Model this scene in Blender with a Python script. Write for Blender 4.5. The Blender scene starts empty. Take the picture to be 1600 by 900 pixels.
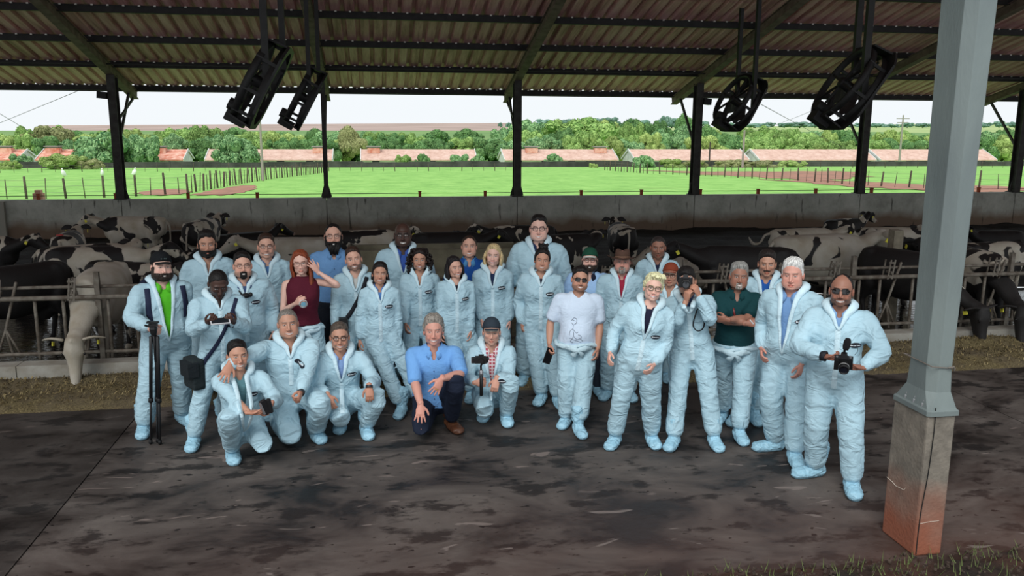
import bpy, bmesh, math, random
import numpy as np
from mathutils import Vector, Matrix
from mathutils.bvhtree import BVHTree
# ------------------------------------------------------------------ camera, sky, sun, exposure
S = bpy.context.scene
COL = S.collection
FPX, PITCH, YAW, ROLL, CAMH = 1298., .1897, .1628, .0051, 2.85
_f = np.array([math.sin(YAW)*math.cos(PITCH), math.cos(YAW)*math.cos(PITCH), -math.sin(PITCH)])
_r = np.array([math.cos(YAW), -math.sin(YAW), 0.]); _u = np.cross(_r, _f)
_r, _u = math.cos(ROLL)*_r+math.sin(ROLL)*_u, -math.sin(ROLL)*_r+math.cos(ROLL)*_u
cam = bpy.data.objects.new('camera', bpy.data.cameras.new('camera')); COL.objects.link(cam)
cam.matrix_world = Matrix(((_r[0], _u[0], -_f[0], 0), (_r[1], _u[1], -_f[1], 0), (_r[2], _u[2], -_f[2], CAMH), (0, 0, 0, 1)))
cam.data.sensor_width = 36; cam.data.lens = FPX/1600*36; cam.data.clip_end = 6000; cam.data.clip_start = .05
S.camera = cam
def at(x, y, z=0.):                      # ground (or level z) point seen at pixel x,y of the 1600x900 frame
    d = _f*FPX+_r*(x-800)-_u*(y-450); t = (z-CAMH)/d[2]; return np.array([t*d[0], t*d[1], z])
def aty(x, y, Y):                        # point seen at a pixel on the vertical plane at distance Y
    d = _f*FPX+_r*(x-800)-_u*(y-450); t = Y/d[1]; return np.array([t*d[0], Y, CAMH+t*d[2]])
W = bpy.data.worlds.new('sky'); S.world = W; W.use_nodes = True
nt = W.node_tree; nt.nodes.clear()
wo = nt.nodes.new('ShaderNodeOutputWorld'); bg = nt.nodes.new('ShaderNodeBackground'); nt.links.new(bg.outputs[0], wo.inputs[0])
tc = nt.nodes.new('ShaderNodeTexCoord'); sp = nt.nodes.new('ShaderNodeSeparateXYZ'); nt.links.new(tc.outputs['Generated'], sp.inputs[0])
rp = nt.nodes.new('ShaderNodeValToRGB'); nt.links.new(sp.outputs[2], rp.inputs[0]); nt.links.new(rp.outputs[0], bg.inputs[0])
rp.color_ramp.elements[0].position = 0.0; rp.color_ramp.elements[0].color = (.86, .90, .93, 1)
rp.color_ramp.elements[1].position = .5; rp.color_ramp.elements[1].color = (.84, .93, 1.0, 1)
bg.inputs[1].default_value = 1.0
sl = bpy.data.lights.new('hazy_sun', 'SUN'); sl.energy = 2.1; sl.angle = math.radians(32); sl.color = (1, .98, .95)
so = bpy.data.objects.new('hazy_sun', sl); COL.objects.link(so); so.location = (-3, -5, 12)
so.rotation_euler = Vector((.30, .62, -.72)).to_track_quat('-Z', 'Y').to_euler()
vs = S.view_settings; vs.view_transform = 'Standard'; vs.look = 'None'; vs.gamma = 1; vs.use_curve_mapping = False; vs.exposure = 0.08
PI = math.pi
RNG = random.Random(7)
# ------------------------------------------------------------------ helpers
def tag(o, label=None, cat=None, group=None, kind=None):
    for k, v in (('label', label), ('category', cat), ('group', group), ('kind', kind)):
        if v: o[k] = v
    return o
def empty(name, loc=(0, 0, 0), rz=0, label=None, cat=None, group=None, kind=None):
    o = bpy.data.objects.new(name, None); COL.objects.link(o); o.location = tuple(loc); o.rotation_euler = (0, 0, rz)
    o.empty_display_size = .1
    return tag(o, label, cat, group, kind)
def mkmesh(name, V, Fc, mats=None, mi=None, smooth=True, col=None):
    me = bpy.data.meshes.new(name); me.from_pydata([tuple(map(float, v)) for v in V] if not isinstance(V, np.ndarray) else V.tolist(), [], Fc if not isinstance(Fc, np.ndarray) else Fc.tolist())
    if mats:
        for m in (mats if isinstance(mats, (list, tuple)) else [mats]): me.materials.append(m)
    if mi is not None: me.polygons.foreach_set('material_index', np.array(mi, dtype=np.int32))
    if smooth is not None: me.polygons.foreach_set('use_smooth', np.full(len(me.polygons), bool(smooth)))
    if col is not None:
        a = me.color_attributes.new('Col', 'FLOAT_COLOR', 'POINT'); c = np.ones((len(V), 4), np.float32); c[:, :3] = col; a.data.foreach_set('color', c.ravel())
    me.update(); return me
def mkobj(name, me, parent=None):
    o = bpy.data.objects.new(name, me); COL.objects.link(o)
    if parent: o.parent = parent
    return o
class MB:
    def __init__(s): s.v = []; s.f = []; s.m = []; s.n = 0
    def add(s, V, Fc, mi=0):
        V = np.asarray(V, float); s.v.append(V); n = s.n
        for f in (Fc.tolist() if isinstance(Fc, np.ndarray) else Fc): s.f.append([i+n for i in f]); s.m.append(mi)
        s.n += len(V); return s
    def V(s): return np.concatenate(s.v) if s.v else np.zeros((0, 3))
    def box(s, c, d, R=None, mi=0, taper=1.):
        x, y, z = np.array(d)/2
        P = np.array([[-x, -y, -z], [x, -y, -z], [x, y, -z], [-x, y, -z], [-x*taper, -y*taper, z], [x*taper, -y*taper, z], [x*taper, y*taper, z], [-x*taper, y*taper, z]])
        if R is not None: P = P@np.asarray(R).T
        return s.add(P+np.asarray(c), [[0, 3, 2, 1], [4, 5, 6, 7], [0, 1, 5, 4], [1, 2, 6, 5], [2, 3, 7, 6], [3, 0, 4, 7]], mi)
    def bar(s, a, b, w, h=None, mi=0, up=(0, 0, 1)):
        a = np.asarray(a, float); b = np.asarray(b, float); h = h or w
        z = b-a; L = np.linalg.norm(z); z = z/L; x = np.cross(up, z)
        if np.linalg.norm(x) < 1e-3: x = np.cross((0, 1, 0), z)
        x = x/np.linalg.norm(x); y = np.cross(z, x)
        return s.box((a+b)/2, (w, h, L), np.array([x, y, z]).T, mi)
    def tube(s, pts, r, n=12, mi=0, cap=True, sub=0, up=None):
        V, Fc = tube(pts, r, n, cap, sub, up); return s.add(V, Fc, mi)
    def ell(s, c, r, R=None, nu=14, nv=9, mi=0):
        V, Fc = ellip(nu, nv); V = V*np.asarray(r)
        if R is not None: V = V@np.asarray(R).T
        return s.add(V+np.asarray(c), Fc, mi)
    def lathe(s, prof, n=24, c=(0, 0, 0), R=None, mi=0):
        k = len(prof); th = np.arange(n)/n*2*PI
        V = np.array([[p[0]*math.cos(t), p[0]*math.sin(t), p[1]] for p in prof for t in th])
        Fc = [[i*n+j, i*n+(j+1) % n, (i+1)*n+(j+1) % n, (i+1)*n+j] for i in range(k-1) for j in range(n)]
        if R is not None: V = V@np.asarray(R).T
        return s.add(V+np.asarray(c), Fc, mi)
    def mesh(s, name, mats, smooth=False): return mkmesh(name, s.V(), s.f, mats, s.m, smooth)
    def build(s, name, mats, parent=None, smooth=False): return mkobj(name, s.mesh(name, mats, smooth), parent)
_ell = {}
def ellip(nu, nv):
    if (nu, nv) not in _ell:
        V = [(0, 0, 1)]
        for i in range(1, nv):
            p = PI*i/nv
            for j in range(nu): V.append((math.sin(p)*math.cos(2*PI*j/nu), math.sin(p)*math.sin(2*PI*j/nu), math.cos(p)))
        V.append((0, 0, -1)); Fc = []
        for j in range(nu): Fc.append([0, 1+j, 1+(j+1) % nu])
        for i in range(nv-2):
            for j in range(nu): a = 1+i*nu; Fc.append([a+j, a+nu+j, a+nu+(j+1) % nu, a+(j+1) % nu])
        a = 1+(nv-2)*nu
        for j in range(nu): Fc.append([a+j, len(V)-1, a+(j+1) % nu])
        _ell[(nu, nv)] = (np.array(V, float), Fc)
    return _ell[(nu, nv)]
def catmull(P, sub):
    P = np.asarray(P, float)
    if sub < 1 or len(P) < 3: return P
    out = []; n = len(P)
    for i in range(n-1):
        p0 = P[max(i-1, 0)]; p1 = P[i]; p2 = P[i+1]; p3 = P[min(i+2, n-1)]
        for k in range(sub+1):
            t = k/(sub+1); out.append(.5*((2*p1)+(-p0+p2)*t+(2*p0-5*p1+4*p2-p3)*t*t+(-p0+3*p1-3*p2+p3)*t**3))
    out.append(P[-1]); return np.array(out)
def tube(pts, r, n=12, cap=True, sub=0, up=None):
    """tube through pts; r: radius, list of radii, or list of (rx, ry)"""
    pts = np.asarray(pts, float); k = len(pts)
    r = np.tile(np.array(r, float), (k, 1)) if isinstance(r, tuple) and len(r) == 2 else np.asarray(r, float)
    if r.ndim == 0: r = np.full(k, float(r))
    if r.ndim == 1: r = np.stack([r, r], 1)
    if sub: pr = catmull(np.concatenate([pts, r], 1), sub); pts = pr[:, :3]; r = np.maximum(pr[:, 3:5], 1e-4); k = len(pts)
    T = np.gradient(pts, axis=0); T /= np.linalg.norm(T, axis=1)[:, None]+1e-12
    x = np.cross(T[0], up if up is not None else (0, 1, 0))
    if np.linalg.norm(x) < .1: x = np.cross(T[0], (1, 0, 0))
    x /= np.linalg.norm(x); th = np.arange(n)/n*2*PI; V = []
    for i in range(k):
        x = x-T[i]*(x@T[i]); x /= np.linalg.norm(x)+1e-12; y = np.cross(T[i], x)
        V.append(pts[i]+np.outer(np.cos(th)*r[i, 0], x)+np.outer(np.sin(th)*r[i, 1], y))
    Fc = [[i*n+j, i*n+(j+1) % n, (i+1)*n+(j+1) % n, (i+1)*n+j] for i in range(k-1) for j in range(n)]
    V = np.concatenate(V)
    if cap:
        a = pts[0]-T[0]*r[0].mean()*.6; b = pts[-1]+T[-1]*r[-1].mean()*.6; m = len(V); V = np.vstack([V, a, b])
        Fc += [[m, (j+1) % n, j] for j in range(n)]+[[m+1, (k-1)*n+j, (k-1)*n+(j+1) % n] for j in range(n)]
    return V, Fc
def rx(a): c, s = math.cos(a), math.sin(a); return np.array([[1, 0, 0], [0, c, -s], [0, s, c]])
def ry(a): c, s = math.cos(a), math.sin(a); return np.array([[c, 0, s], [0, 1, 0], [-s, 0, c]])
def rz(a): c, s = math.cos(a), math.sin(a); return np.array([[c, -s, 0], [s, c, 0], [0, 0, 1]])
def nrm(v): v = np.asarray(v, float); return v/(np.linalg.norm(v)+1e-12)
def sm(x, a, b): t = np.clip((x-a)/(b-a), 0, 1); return t*t*(3-2*t)
_rs = np.random.RandomState(3); _tab = _rs.rand(4096)*2-1
def noise3(P, seed=0):
    P = np.asarray(P, float)+seed*17.31; I = np.floor(P).astype(np.int64); f = P-I; w = f*f*(3-2*f); out = 0
    for dx in (0, 1):
        for dy in (0, 1):
            for dz in (0, 1):
                h = ((I[:, 0]+dx)*73856093 ^ (I[:, 1]+dy)*19349663 ^ (I[:, 2]+dz)*83492791) & 4095
                out = out+_tab[h]*(w[:, 0] if dx else 1-w[:, 0])*(w[:, 1] if dy else 1-w[:, 1])*(w[:, 2] if dz else 1-w[:, 2])
    return out
_tmp = None
def remesh(V, Fc, voxel, it=2):
    """voxel union of closed shells -> verts, quads"""
    me = bpy.data.meshes.new('tmp'); me.from_pydata(V.tolist(), [], Fc); o = bpy.data.objects.new('tmp', me); COL.objects.link(o)
    m = o.modifiers.new('r', 'REMESH'); m.mode = 'VOXEL'; m.voxel_size = voxel
    ev = o.evaluated_get(bpy.context.evaluated_depsgraph_get()); em = ev.to_mesh()
    n = len(em.vertices); A = np.empty(n*3, np.float32); em.vertices.foreach_get('co', A); Q = np.empty(len(em.loops), np.int32); em.loops.foreach_get('vertex_index', Q)
    A = A.reshape(-1, 3).astype(float); Q = Q.reshape(-1, 4); ev.to_mesh_clear(); bpy.data.objects.remove(o); bpy.data.meshes.remove(me)
    A = lap(A, Q, it); return A, Q
def lap(A, Q, it, w=.6):
    E = np.concatenate([Q[:, [0, 1]], Q[:, [1, 2]], Q[:, [2, 3]], Q[:, [3, 0]]]); a = np.concatenate([E[:, 0], E[:, 1]]); b = np.concatenate([E[:, 1], E[:, 0]]); n = len(A)
    c = np.maximum(np.bincount(a, minlength=n), 1)
    for _ in range(it):
        s = np.stack([np.bincount(a, weights=A[b, k], minlength=n) for k in range(3)], 1)/c[:, None]; A = A+(s-A)*w
    return A
def vnorm(A, Q):
    fn = np.cross(A[Q[:, 2]]-A[Q[:, 0]], A[Q[:, 3]]-A[Q[:, 1]]); N = np.zeros_like(A)
    for k in range(4):
        for j in range(3): N[:, j] += np.bincount(Q[:, k], weights=fn[:, j], minlength=len(A))
    return N/(np.linalg.norm(N, axis=1)[:, None]+1e-12)
# ------------------------------------------------------------------ materials
def lin(c): return tuple(((x/255)/12.92 if x/255 <= .04045 else (((x/255)+.055)/1.055)**2.4) for x in c)
_mats = {}
def mat(name, col, rough=.7, metal=0., var=None, vs_=8., bump=0., bs=30., spec=.4, stretch=(1, 1, 1), emit=None, world=False, objvar=0., detail=4, alpha=None):
    """procedural principled: base colour mixed with 'var' by noise, bump from noise. colours are 0-255 sRGB"""
    if name in _mats: return _mats[name]
    m = bpy.data.materials.new(name); m.use_nodes = True; t = m.node_tree; b = t.nodes['Principled BSDF']; L = t.links.new
    b.inputs['Roughness'].default_value = rough; b.inputs['Metallic'].default_value = metal; b.inputs['Specular IOR Level'].default_value = spec
    c0 = lin(col)+(1,); b.inputs['Base Color'].default_value = c0
    co = t.nodes.new('ShaderNodeTexCoord'); mp = t.nodes.new('ShaderNodeMapping'); mp.inputs['Scale'].default_value = stretch
    if world: g = t.nodes.new('ShaderNodeNewGeometry'); L(g.outputs['Position'], mp.inputs[0])
    else: L(co.outputs['Object'], mp.inputs[0])
    out = None
    if var is not None:
        n = t.nodes.new('ShaderNodeTexNoise'); n.inputs['Scale'].default_value = vs_; n.inputs['Detail'].default_value = detail; L(mp.outputs[0], n.inputs[0])
        r = t.nodes.new('ShaderNodeValToRGB'); r.color_ramp.elements[0].position = .35; r.color_ramp.elements[1].position = .65
        r.color_ramp.elements[0].color = c0; r.color_ramp.elements[1].color = lin(var)+(1,); L(n.outputs[0], r.inputs[0]); out = r.outputs[0]; L(out, b.inputs['Base Color'])
    if objvar:
        oi = t.nodes.new('ShaderNodeObjectInfo'); mr = t.nodes.new('ShaderNodeMapRange'); L(oi.outputs['Random'], mr.inputs[0]); mr.inputs[3].default_value = 1-objvar; mr.inputs[4].default_value = 1+objvar
        hs = t.nodes.new('ShaderNodeHueSaturation'); L(mr.outputs[0], hs.inputs['Value'])
        if out: L(out, hs.inputs['Color'])
        else: hs.inputs['Color'].default_value = c0
        L(hs.outputs[0], b.inputs['Base Color'])
    if bump:
        n2 = t.nodes.new('ShaderNodeTexNoise'); n2.inputs['Scale'].default_value = bs; n2.inputs['Detail'].default_value = 4; L(mp.outputs[0], n2.inputs[0])
        bp = t.nodes.new('ShaderNodeBump'); bp.inputs['Strength'].default_value = min(1, bump); bp.inputs['Distance'].default_value = .02; L(n2.outputs[0], bp.inputs['Height']); L(bp.outputs[0], b.inputs['Normal'])
    if emit: b.inputs['Emission Color'].default_value = lin(emit)+(1,); b.inputs['Emission Strength'].default_value = 1
    if alpha is not None: b.inputs['Alpha'].default_value = alpha
    _mats[name] = m; return m
def nodes(name):
    m = bpy.data.materials.new(name); m.use_nodes = True; t = m.node_tree
    def N(ty, **k):
        n = t.nodes.new('ShaderNode'+ty)
        for a, v in k.items():
            if a in n.inputs: n.inputs[a].default_value = v
            else: setattr(n, a, v)
        return n
    return m, t, t.nodes['Principled BSDF'], N, t.links.new
def ramp(N, stops):
    r = N('ValToRGB'); e = r.color_ramp.elements
    while len(e) < len(stops): e.new(.5)
    for i, (p, c) in enumerate(stops): e[i].position = p; e[i].color = (c if len(c) == 4 else tuple(c)+(1,))
    return r
# ------------------------------------------------------------------ the setting
YW, S0, SP = 22.8, -6.48, 5.18          # back wall plane, first visible post, bay width
SLOPE = .253; EAVE = 3.95; OH = 2.0; ZP = EAVE+SLOPE*OH   # roof height above the back posts
# floor material: dark wet concrete with stains
def floor_mat():
    m, t, b, N, L = nodes('stained_concrete')
    g = N('NewGeometry'); pos = g.outputs['Position']
    mp = N('Mapping', Scale=(.8, 1.25, 1)); L(pos, mp.inputs[0])
    n1 = N('TexNoise', Scale=1.1, Detail=8., Roughness=.65, Distortion=.6); L(mp.outputs[0], n1.inputs[0])
    r1 = ramp(N, [(.36, lin((28, 25, 24))), (.46, lin((66, 60, 57))), (.72, lin((104, 97, 92)))]); L(n1.outputs[0], r1.inputs[0])
    n2 = N('TexNoise', Scale=2.7, Detail=6., Roughness=.6); mp2 = N('Mapping', Scale=(.8, 1.5, 1), Location=(3, 9, 0)); L(pos, mp2.inputs[0]); L(mp2.outputs[0], n2.inputs[0])
    r2 = ramp(N, [(.53, (0, 0, 0)), (.60, (.85, .85, .85))]); L(n2.outputs[0], r2.inputs[0])
    mx = N('Mix', data_type='RGBA'); L(r2.outputs[0], mx.inputs[0]); L(r1.outputs[0], mx.inputs[6]); mx.inputs[7].default_value = lin((20, 18, 18))+(1,)
    # small dark splashes
    n3 = N('TexNoise', Scale=9., Detail=3.); mp3 = N('Mapping', Scale=(1., 2., 1)); L(pos, mp3.inputs[0]); L(mp3.outputs[0], n3.inputs[0])
    r3 = ramp(N, [(.66, (0, 0, 0)), (.69, (1, 1, 1))]); L(n3.outputs[0], r3.inputs[0])
    mx3 = N('Mix', data_type='RGBA'); L(r3.outputs[0], mx3.inputs[0]); L(mx.outputs[2], mx3.inputs[6]); mx3.inputs[7].default_value = lin((14, 13, 13))+(1,)
    # red soil tracked in near the outer edge
    sx = N('SeparateXYZ'); L(pos, sx.inputs[0]); mr = N('MapRange'); L(sx.outputs[1], mr.inputs[0]); mr.inputs[1].default_value = 6.3; mr.inputs[2].default_value = 4.7; mr.inputs[3].default_value = 0; mr.inputs[4].default_value = .6
    mrx = N('MapRange'); L(sx.outputs[0], mrx.inputs[0]); mrx.inputs[1].default_value = -3; mrx.inputs[2].default_value = 4.5; mrx.inputs[3].default_value = .45; mrx.inputs[4].default_value = 1.05
    n4 = N('TexNoise', Scale=1.6, Detail=5.); L(mp.outputs[0], n4.inputs[0])
    ml = N('Math', operation='MULTIPLY'); L(mr.outputs[0], ml.inputs[0]); L(mrx.outputs[0], ml.inputs[1])
    ml2 = N('Math', operation='MULTIPLY'); L(ml.outputs[0], ml2.inputs[0]); L(n4.outputs[0], ml2.inputs[1])
    mx4 = N('Mix', data_type='RGBA'); L(ml2.outputs[0], mx4.inputs[0]); L(mx3.outputs[2], mx4.inputs[6]); mx4.inputs[7].default_value = lin((104, 70, 58))+(1,)
    # pale dried smears
    n5 = N('TexNoise', Scale=1.9, Detail=3., Distortion=1.5); mp5 = N('Mapping', Scale=(.8, 2.4, 1), Location=(11, 2, 0)); L(pos, mp5.inputs[0]); L(mp5.outputs[0], n5.inputs[0])
    r5 = ramp(N, [(.67, (0, 0, 0)), (.70, (.7, .7, .7))]); L(n5.outputs[0], r5.inputs[0])
    mx5 = N('Mix', data_type='RGBA'); L(r5.outputs[0], mx5.inputs[0]); L(mx4.outputs[2], mx5.inputs[6]); mx5.inputs[7].default_value = lin((128, 116, 110))+(1,)
    lt = N('MapRange'); L(sx.outputs[0], lt.inputs[0]); lt.inputs[1].default_value = -2.40; lt.inputs[2].default_value = -2.44; lt.inputs[3].default_value = 0; lt.inputs[4].default_value = .55
    mx6 = N('Mix', data_type='RGBA'); L(lt.outputs[0], mx6.inputs[0]); L(mx5.outputs[2], mx6.inputs[6]); mx6.inputs[7].default_value = lin((24, 22, 21))+(1,)
    L(mx6.outputs[2], b.inputs['Base Color'])
    rr = N('MapRange'); L(n1.outputs[0], rr.inputs[0]); rr.inputs[1].default_value = .35; rr.inputs[2].default_value = .6; rr.inputs[3].default_value = .42; rr.inputs[4].default_value = .8; L(rr.outputs[0], b.inputs['Roughness'])
    b.inputs['Specular IOR Level'].default_value = .35
    bp = N('Bump', Strength=.25, Distance=.01); n6 = N('TexNoise', Scale=25., Detail=6.); L(pos, n6.inputs[0]); L(n6.outputs[0], bp.inputs['Height']); L(bp.outputs[0], b.inputs['Normal'])
    return m
fm = floor_mat()
fl = empty('floor', (0, 0, 0), kind='structure')
def slab(x0, x1, y0, y1, z0=-.15, z1=0., m=fm, name='floor_slab', parent=fl):
    return MB().box(((x0+x1)/2, (y0+y1)/2, (z0+z1)/2), (x1-x0-.012, y1-y0-.012, z1-z0)).build(name, m, parent)
for a, b_ in ((-14, -8.4), (-8.4, -2.42), (-2.42, 6.3), (6.3, 12.3), (12.3, 24)): slab(a, b_, 4.68, 9.68)
MB().box((5, 7, -.2), (38, 5.0, .1)).build('joint_filler', mat('joint_dirt', (22, 20, 19)), fl)
# soil and tufts outside, on the camera's side
soil = mat('red_soil', (70, 46, 36), .95, var=(38, 30, 24), vs_=3, bump=.9, bs=40, world=True)
def grid(x0, x1, y0, y1, nx, ny, zf):
    X, Y = np.meshgrid(np.linspace(x0, x1, nx), np.linspace(y0, y1, ny)); P = np.stack([X.ravel(), Y.ravel(), np.zeros(nx*ny)], 1); P[:, 2] = zf(P)
    F_ = [[j*nx+i, j*nx+i+1, (j+1)*nx+i+1, (j+1)*nx+i] for j in range(ny-1) for i in range(nx-1)]; return P, F_
P, F_ = grid(-14, 24, 1.0, 4.70, 260, 60, lambda p: -.035+.045*noise3(p*5)*1+.02*noise3(p*17))
gs = mkobj('ground_outside', mkmesh('ground_outside', P, F_, soil)); tag(gs, kind='structure')
mb = MB(); rs = np.random.RandomState(5)
for i in range(3800):
    x = rs.uniform(1.5, 7.5) if i % 3 else rs.uniform(-4, 7); y = rs.uniform(3.9, 4.72); 
    if i % 5 < 3: s = rs.uniform(.006, .022); mb.box((x, y, rs.uniform(0, .02)), (s, s*rs.uniform(.6, 1), s*.7), rz(rs.uniform(0, 3)), 0)
    else:
        h = rs.uniform(.03, .09); d = rs.uniform(-.04, .04, 2); mb.add([[x-.004, y, 0], [x+.004, y, 0], [x+d[0], y+d[1], h]], [[0, 1, 2]], 1)
tag(mb.build('gravel_and_grass', [mat('pebble', (88, 74, 64), .9, var=(50, 40, 34), vs_=60), mat('weed', (92, 104, 58), .8)]), 'small stones and short grass scattered on the soil at the floor edge', 'gravel', kind='stuff')
# alley behind the feed fence (wet, mirrors the sky), bedding, back wall
def wet_mat():
    m, t, b, N, L = nodes('wet_alley'); g = N('NewGeometry')
    mp = N('Mapping', Scale=(.8, 3.5, 1)); L(g.outputs['Position'], mp.inputs[0])
    n = N('TexNoise', Scale=2.2, Detail=6.); L(mp.outputs[0], n.inputs[0])
    r = ramp(N, [(.4, lin((16, 15, 14))), (.7, lin((40, 36, 32)))]); L(n.outputs[0], r.inputs[0]); L(r.outputs[0], b.inputs['Base Color'])
    b.inputs['Roughness'].default_value = .08; b.inputs['Specular IOR Level'].default_value = .9
    mp2 = N('Mapping', Scale=(2.4, 9, 1)); L(g.outputs['Position'], mp2.inputs[0]); n2 = N('TexNoise', Scale=1.6, Detail=3.); L(mp2.outputs[0], n2.inputs[0])
    bp = N('Bump', Strength=.5, Distance=.02); L(n2.outputs[0], bp.inputs['Height']); L(bp.outputs[0], b.inputs['Normal']); return m
slab(-30, 40, 9.9, 13.4, m=wet_mat(), name='wet_alley')
bed = mat('bedding', (30, 25, 22), .95, var=(13, 11, 10), vs_=1.4, bump=1., bs=14, world=True, stretch=(1, 2.2, 1), detail=8)
P, F_ = grid(-30, 40, 13.3, YW+.1, 420, 70, lambda p: .02+.05*noise3(p*np.array([1.2, 2.5, 1]))+.03*noise3(p*5, 2))
mkobj('bedding_floor', mkmesh('bedding_floor', P, F_, bed), fl)
def wall_mat():
    m, t, b, N, L = nodes('weathered_concrete'); g = N('NewGeometry'); pos = g.outputs['Position']
    n = N('TexNoise', Scale=1.3, Detail=9., Roughness=.7); L(pos, n.inputs[0])
    r = ramp(N, [(.3, lin((138, 140, 130))), (.5, lin((172, 174, 164))), (.7, lin((196, 198, 188)))]); L(n.outputs[0], r.inputs[0])
    sx = N('SeparateXYZ'); L(pos, sx.inputs[0]); n2 = N('TexNoise', Scale=1.4, Detail=4.); L(pos, n2.inputs[0])
    ad = N('Math', operation='MULTIPLY_ADD'); L(n2.outputs[0], ad.inputs[0]); ad.inputs[1].default_value = .5; L(sx.outputs[2], ad.inputs[2])
    mr = N('MapRange'); L(ad.outputs[0], mr.inputs[0]); mr.inputs[1].default_value = .78; mr.inputs[2].default_value = .5
    mx = N('Mix', data_type='RGBA'); L(mr.outputs[0], mx.inputs[0]); L(r.outputs[0], mx.inputs[6]); mx.inputs[7].default_value = lin((118, 100, 84))+(1,)
    n3 = N('TexNoise', Scale=3., Detail=5.); mp = N('Mapping', Scale=(3, 3, .5)); L(pos, mp.inputs[0]); L(mp.outputs[0], n3.inputs[0]); r3 = ramp(N, [(.62, (0, 0, 0)), (.72, (.8, .8, .8))]); L(n3.outputs[0], r3.inputs[0])
    mx2 = N('Mix', data_type='RGBA'); L(r3.outputs[0], mx2.inputs[0]); L(mx.outputs[2], mx2.inputs[6]); mx2.inputs[7].default_value = lin((48, 46, 42))+(1,)
    L(mx2.outputs[2], b.inputs['Base Color']); b.inputs['Roughness'].default_value = .9
    bp = N('Bump', Strength=.4, Distance=.02); n4 = N('TexNoise', Scale=14., Detail=6.); L(pos, n4.inputs[0]); L(n4.outputs[0], bp.inputs['Height']); L(bp.outputs[0], b.inputs['Normal']); return m
wm = wall_mat(); wb = empty('wall_back', (0, YW, 0), kind='structure')
for i in range(-5, 10):
    x = S0+i*SP
    MB().box((x+SP/2, .08, .48), (SP-.02, .16, 1.04)).box((x+SP/2, .08, .99), (SP-.02, .19, .03)).build('wall_panel', wm, wb)
MB().box((0, .1, .45), (80, .08, .95)).build('wall_core', mat('wall_core', (60, 58, 54)), wb)
# thin lighter pilaster at the far left edge of the wall
p = aty(2, 340, YW-.1); MB().box((p[0], -.07, .48), (.18, .1, 1.0)).build('pilaster', mat('pale_concrete', (150, 148, 138), .9), wb)
# rusty stubs with a wire along the wall top
wt = empty('wall_top_wire', (0, YW+.1, 1.0), label='thin wire strung through short orange blocks along the top of the long concrete wall', cat='wire')
om = mat('orange_block', (176, 84, 48), .8, var=(120, 60, 40), vs_=30)
for px in (60, 173+8, 294, 402, 656, 758, 908, 1002, 1094, 1184, 1274, 1361, 1448, 1528, 1590):
    q = aty(px, 306, YW+.1); MB().box((q[0], 0, .07), (.075, .075, .17)).box((q[0], 0, .145), (.09, .09, .02)).build('insulator_block', om, wt)
MB().tube([(-28, 0, .11), (0, 0, .1), (30, 0, .11)], .008, 5, sub=6).build('wire', mat('wire', (60, 60, 58), .5, .6), wt)
# roof --------------------------------------------------------------
steel = mat('dark_steel', (60, 60, 56), .7, .0, var=(44, 40, 38), vs_=6, bump=.2)
raft = mat('rafter_paint', (118, 96, 92), .75, var=(86, 68, 66), vs_=5)
def sheet_mat():
    m, t, b, N, L = nodes('roof_sheet_metal'); g = N('NewGeometry'); pos = g.outputs['Position']
    mp = N('Mapping', Scale=(5., .35, 1)); L(pos, mp.inputs[0]); n = N('TexNoise', Scale=1.2, Detail=7., Roughness=.7); L(mp.outputs[0], n.inputs[0])
    r = ramp(N, [(.3, lin((146, 98, 94))), (.5, lin((206, 156, 150))), (.7, lin((230, 190, 184)))]); L(n.outputs[0], r.inputs[0])
    L(r.outputs[0], b.inputs['Base Color']); b.inputs['Roughness'].default_value = .6; b.inputs['Metallic'].default_value = .0; return m
shm = sheet_mat()
ce = empty('ceiling', (0, YW, ZP), kind='structure')
XL, XR = -30.0, 42.0; YR = 9.4; YF = 4.2   # unseen ridge and front eave, set to leave the front open to skylight
def sheet(y0, z0, y1, z1):
    nr = 4; P = []; w = .31; prof = []
    for k in range(nr):
        prof += [(k*w, 0), (k*w+.18, 0), (k*w+.205, .075), (k*w+.275, .075)]
    prof.append((nr*w+.01, 0)); n = len(prof)
    V = [(x, y0, z0+h) for x, h in prof]+[(x, y1, z1+h) for x, h in prof]
    return mkmesh('roof_sheet', np.array(V, float), [[i, i+1, n+i+1, n+i] for i in range(n-1)], shm, smooth=False)
dz = SLOPE
sA = sheet(OH+.12, -(OH+.12)*dz, -4.6, 4.6*dz); sB = sheet(-4.5, 4.5*dz+.012, -(YW-YR), (YW-YR)*dz)
zr = (YW-YR)*dz; sC = sheet(-(YW-YR), zr, -(YW-YF), zr-(YR-YF)*.25)
nsh = int((XR-XL)/1.24)
for i in range(nsh):
    x = XL+i*1.24
    for s_ in (sA, sB, sC): o = mkobj('roof_sheet', s_, ce); o.location = (x, 0, .0+(.004 if i % 2 else 0))
def pur(q): return -q, q*dz
purm = mat('purlin_steel', (40, 38, 38), .7, var=(28, 26, 26), vs_=8)
for k in range(0, 8):                     # purlins: C sections under the sheets, q metres in from the posts
    q = -OH+.05 if k == 0 else -0.02+(k-1)*1.76
    y, z = pur(q)
    mb = MB().box((6, y, z-.075), (72, .10, .15)).box((6, y-.05, z-.14), (72, .05, .02)).box((6, y-.05, z-.012), (72, .05, .015))
    mb.build('purlin', purm, ce)
    hb = MB()
    if k < 6:
        for i in range(int(72/.31)): hb.box((XL+.1+i*.31, y-.06, z-.008), (.045, .05, .03))
        hb.build('hook_bolts', mat('galvanised', (190, 188, 180), .5, .3), ce)['kind'] = 'stuff'
MB().box((6, OH+.1, -(OH+.12)*dz-.06), (72, .03, .13)).build('eave_trim', mat('eave_trim', (66, 52, 66), .6), ce)
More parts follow.
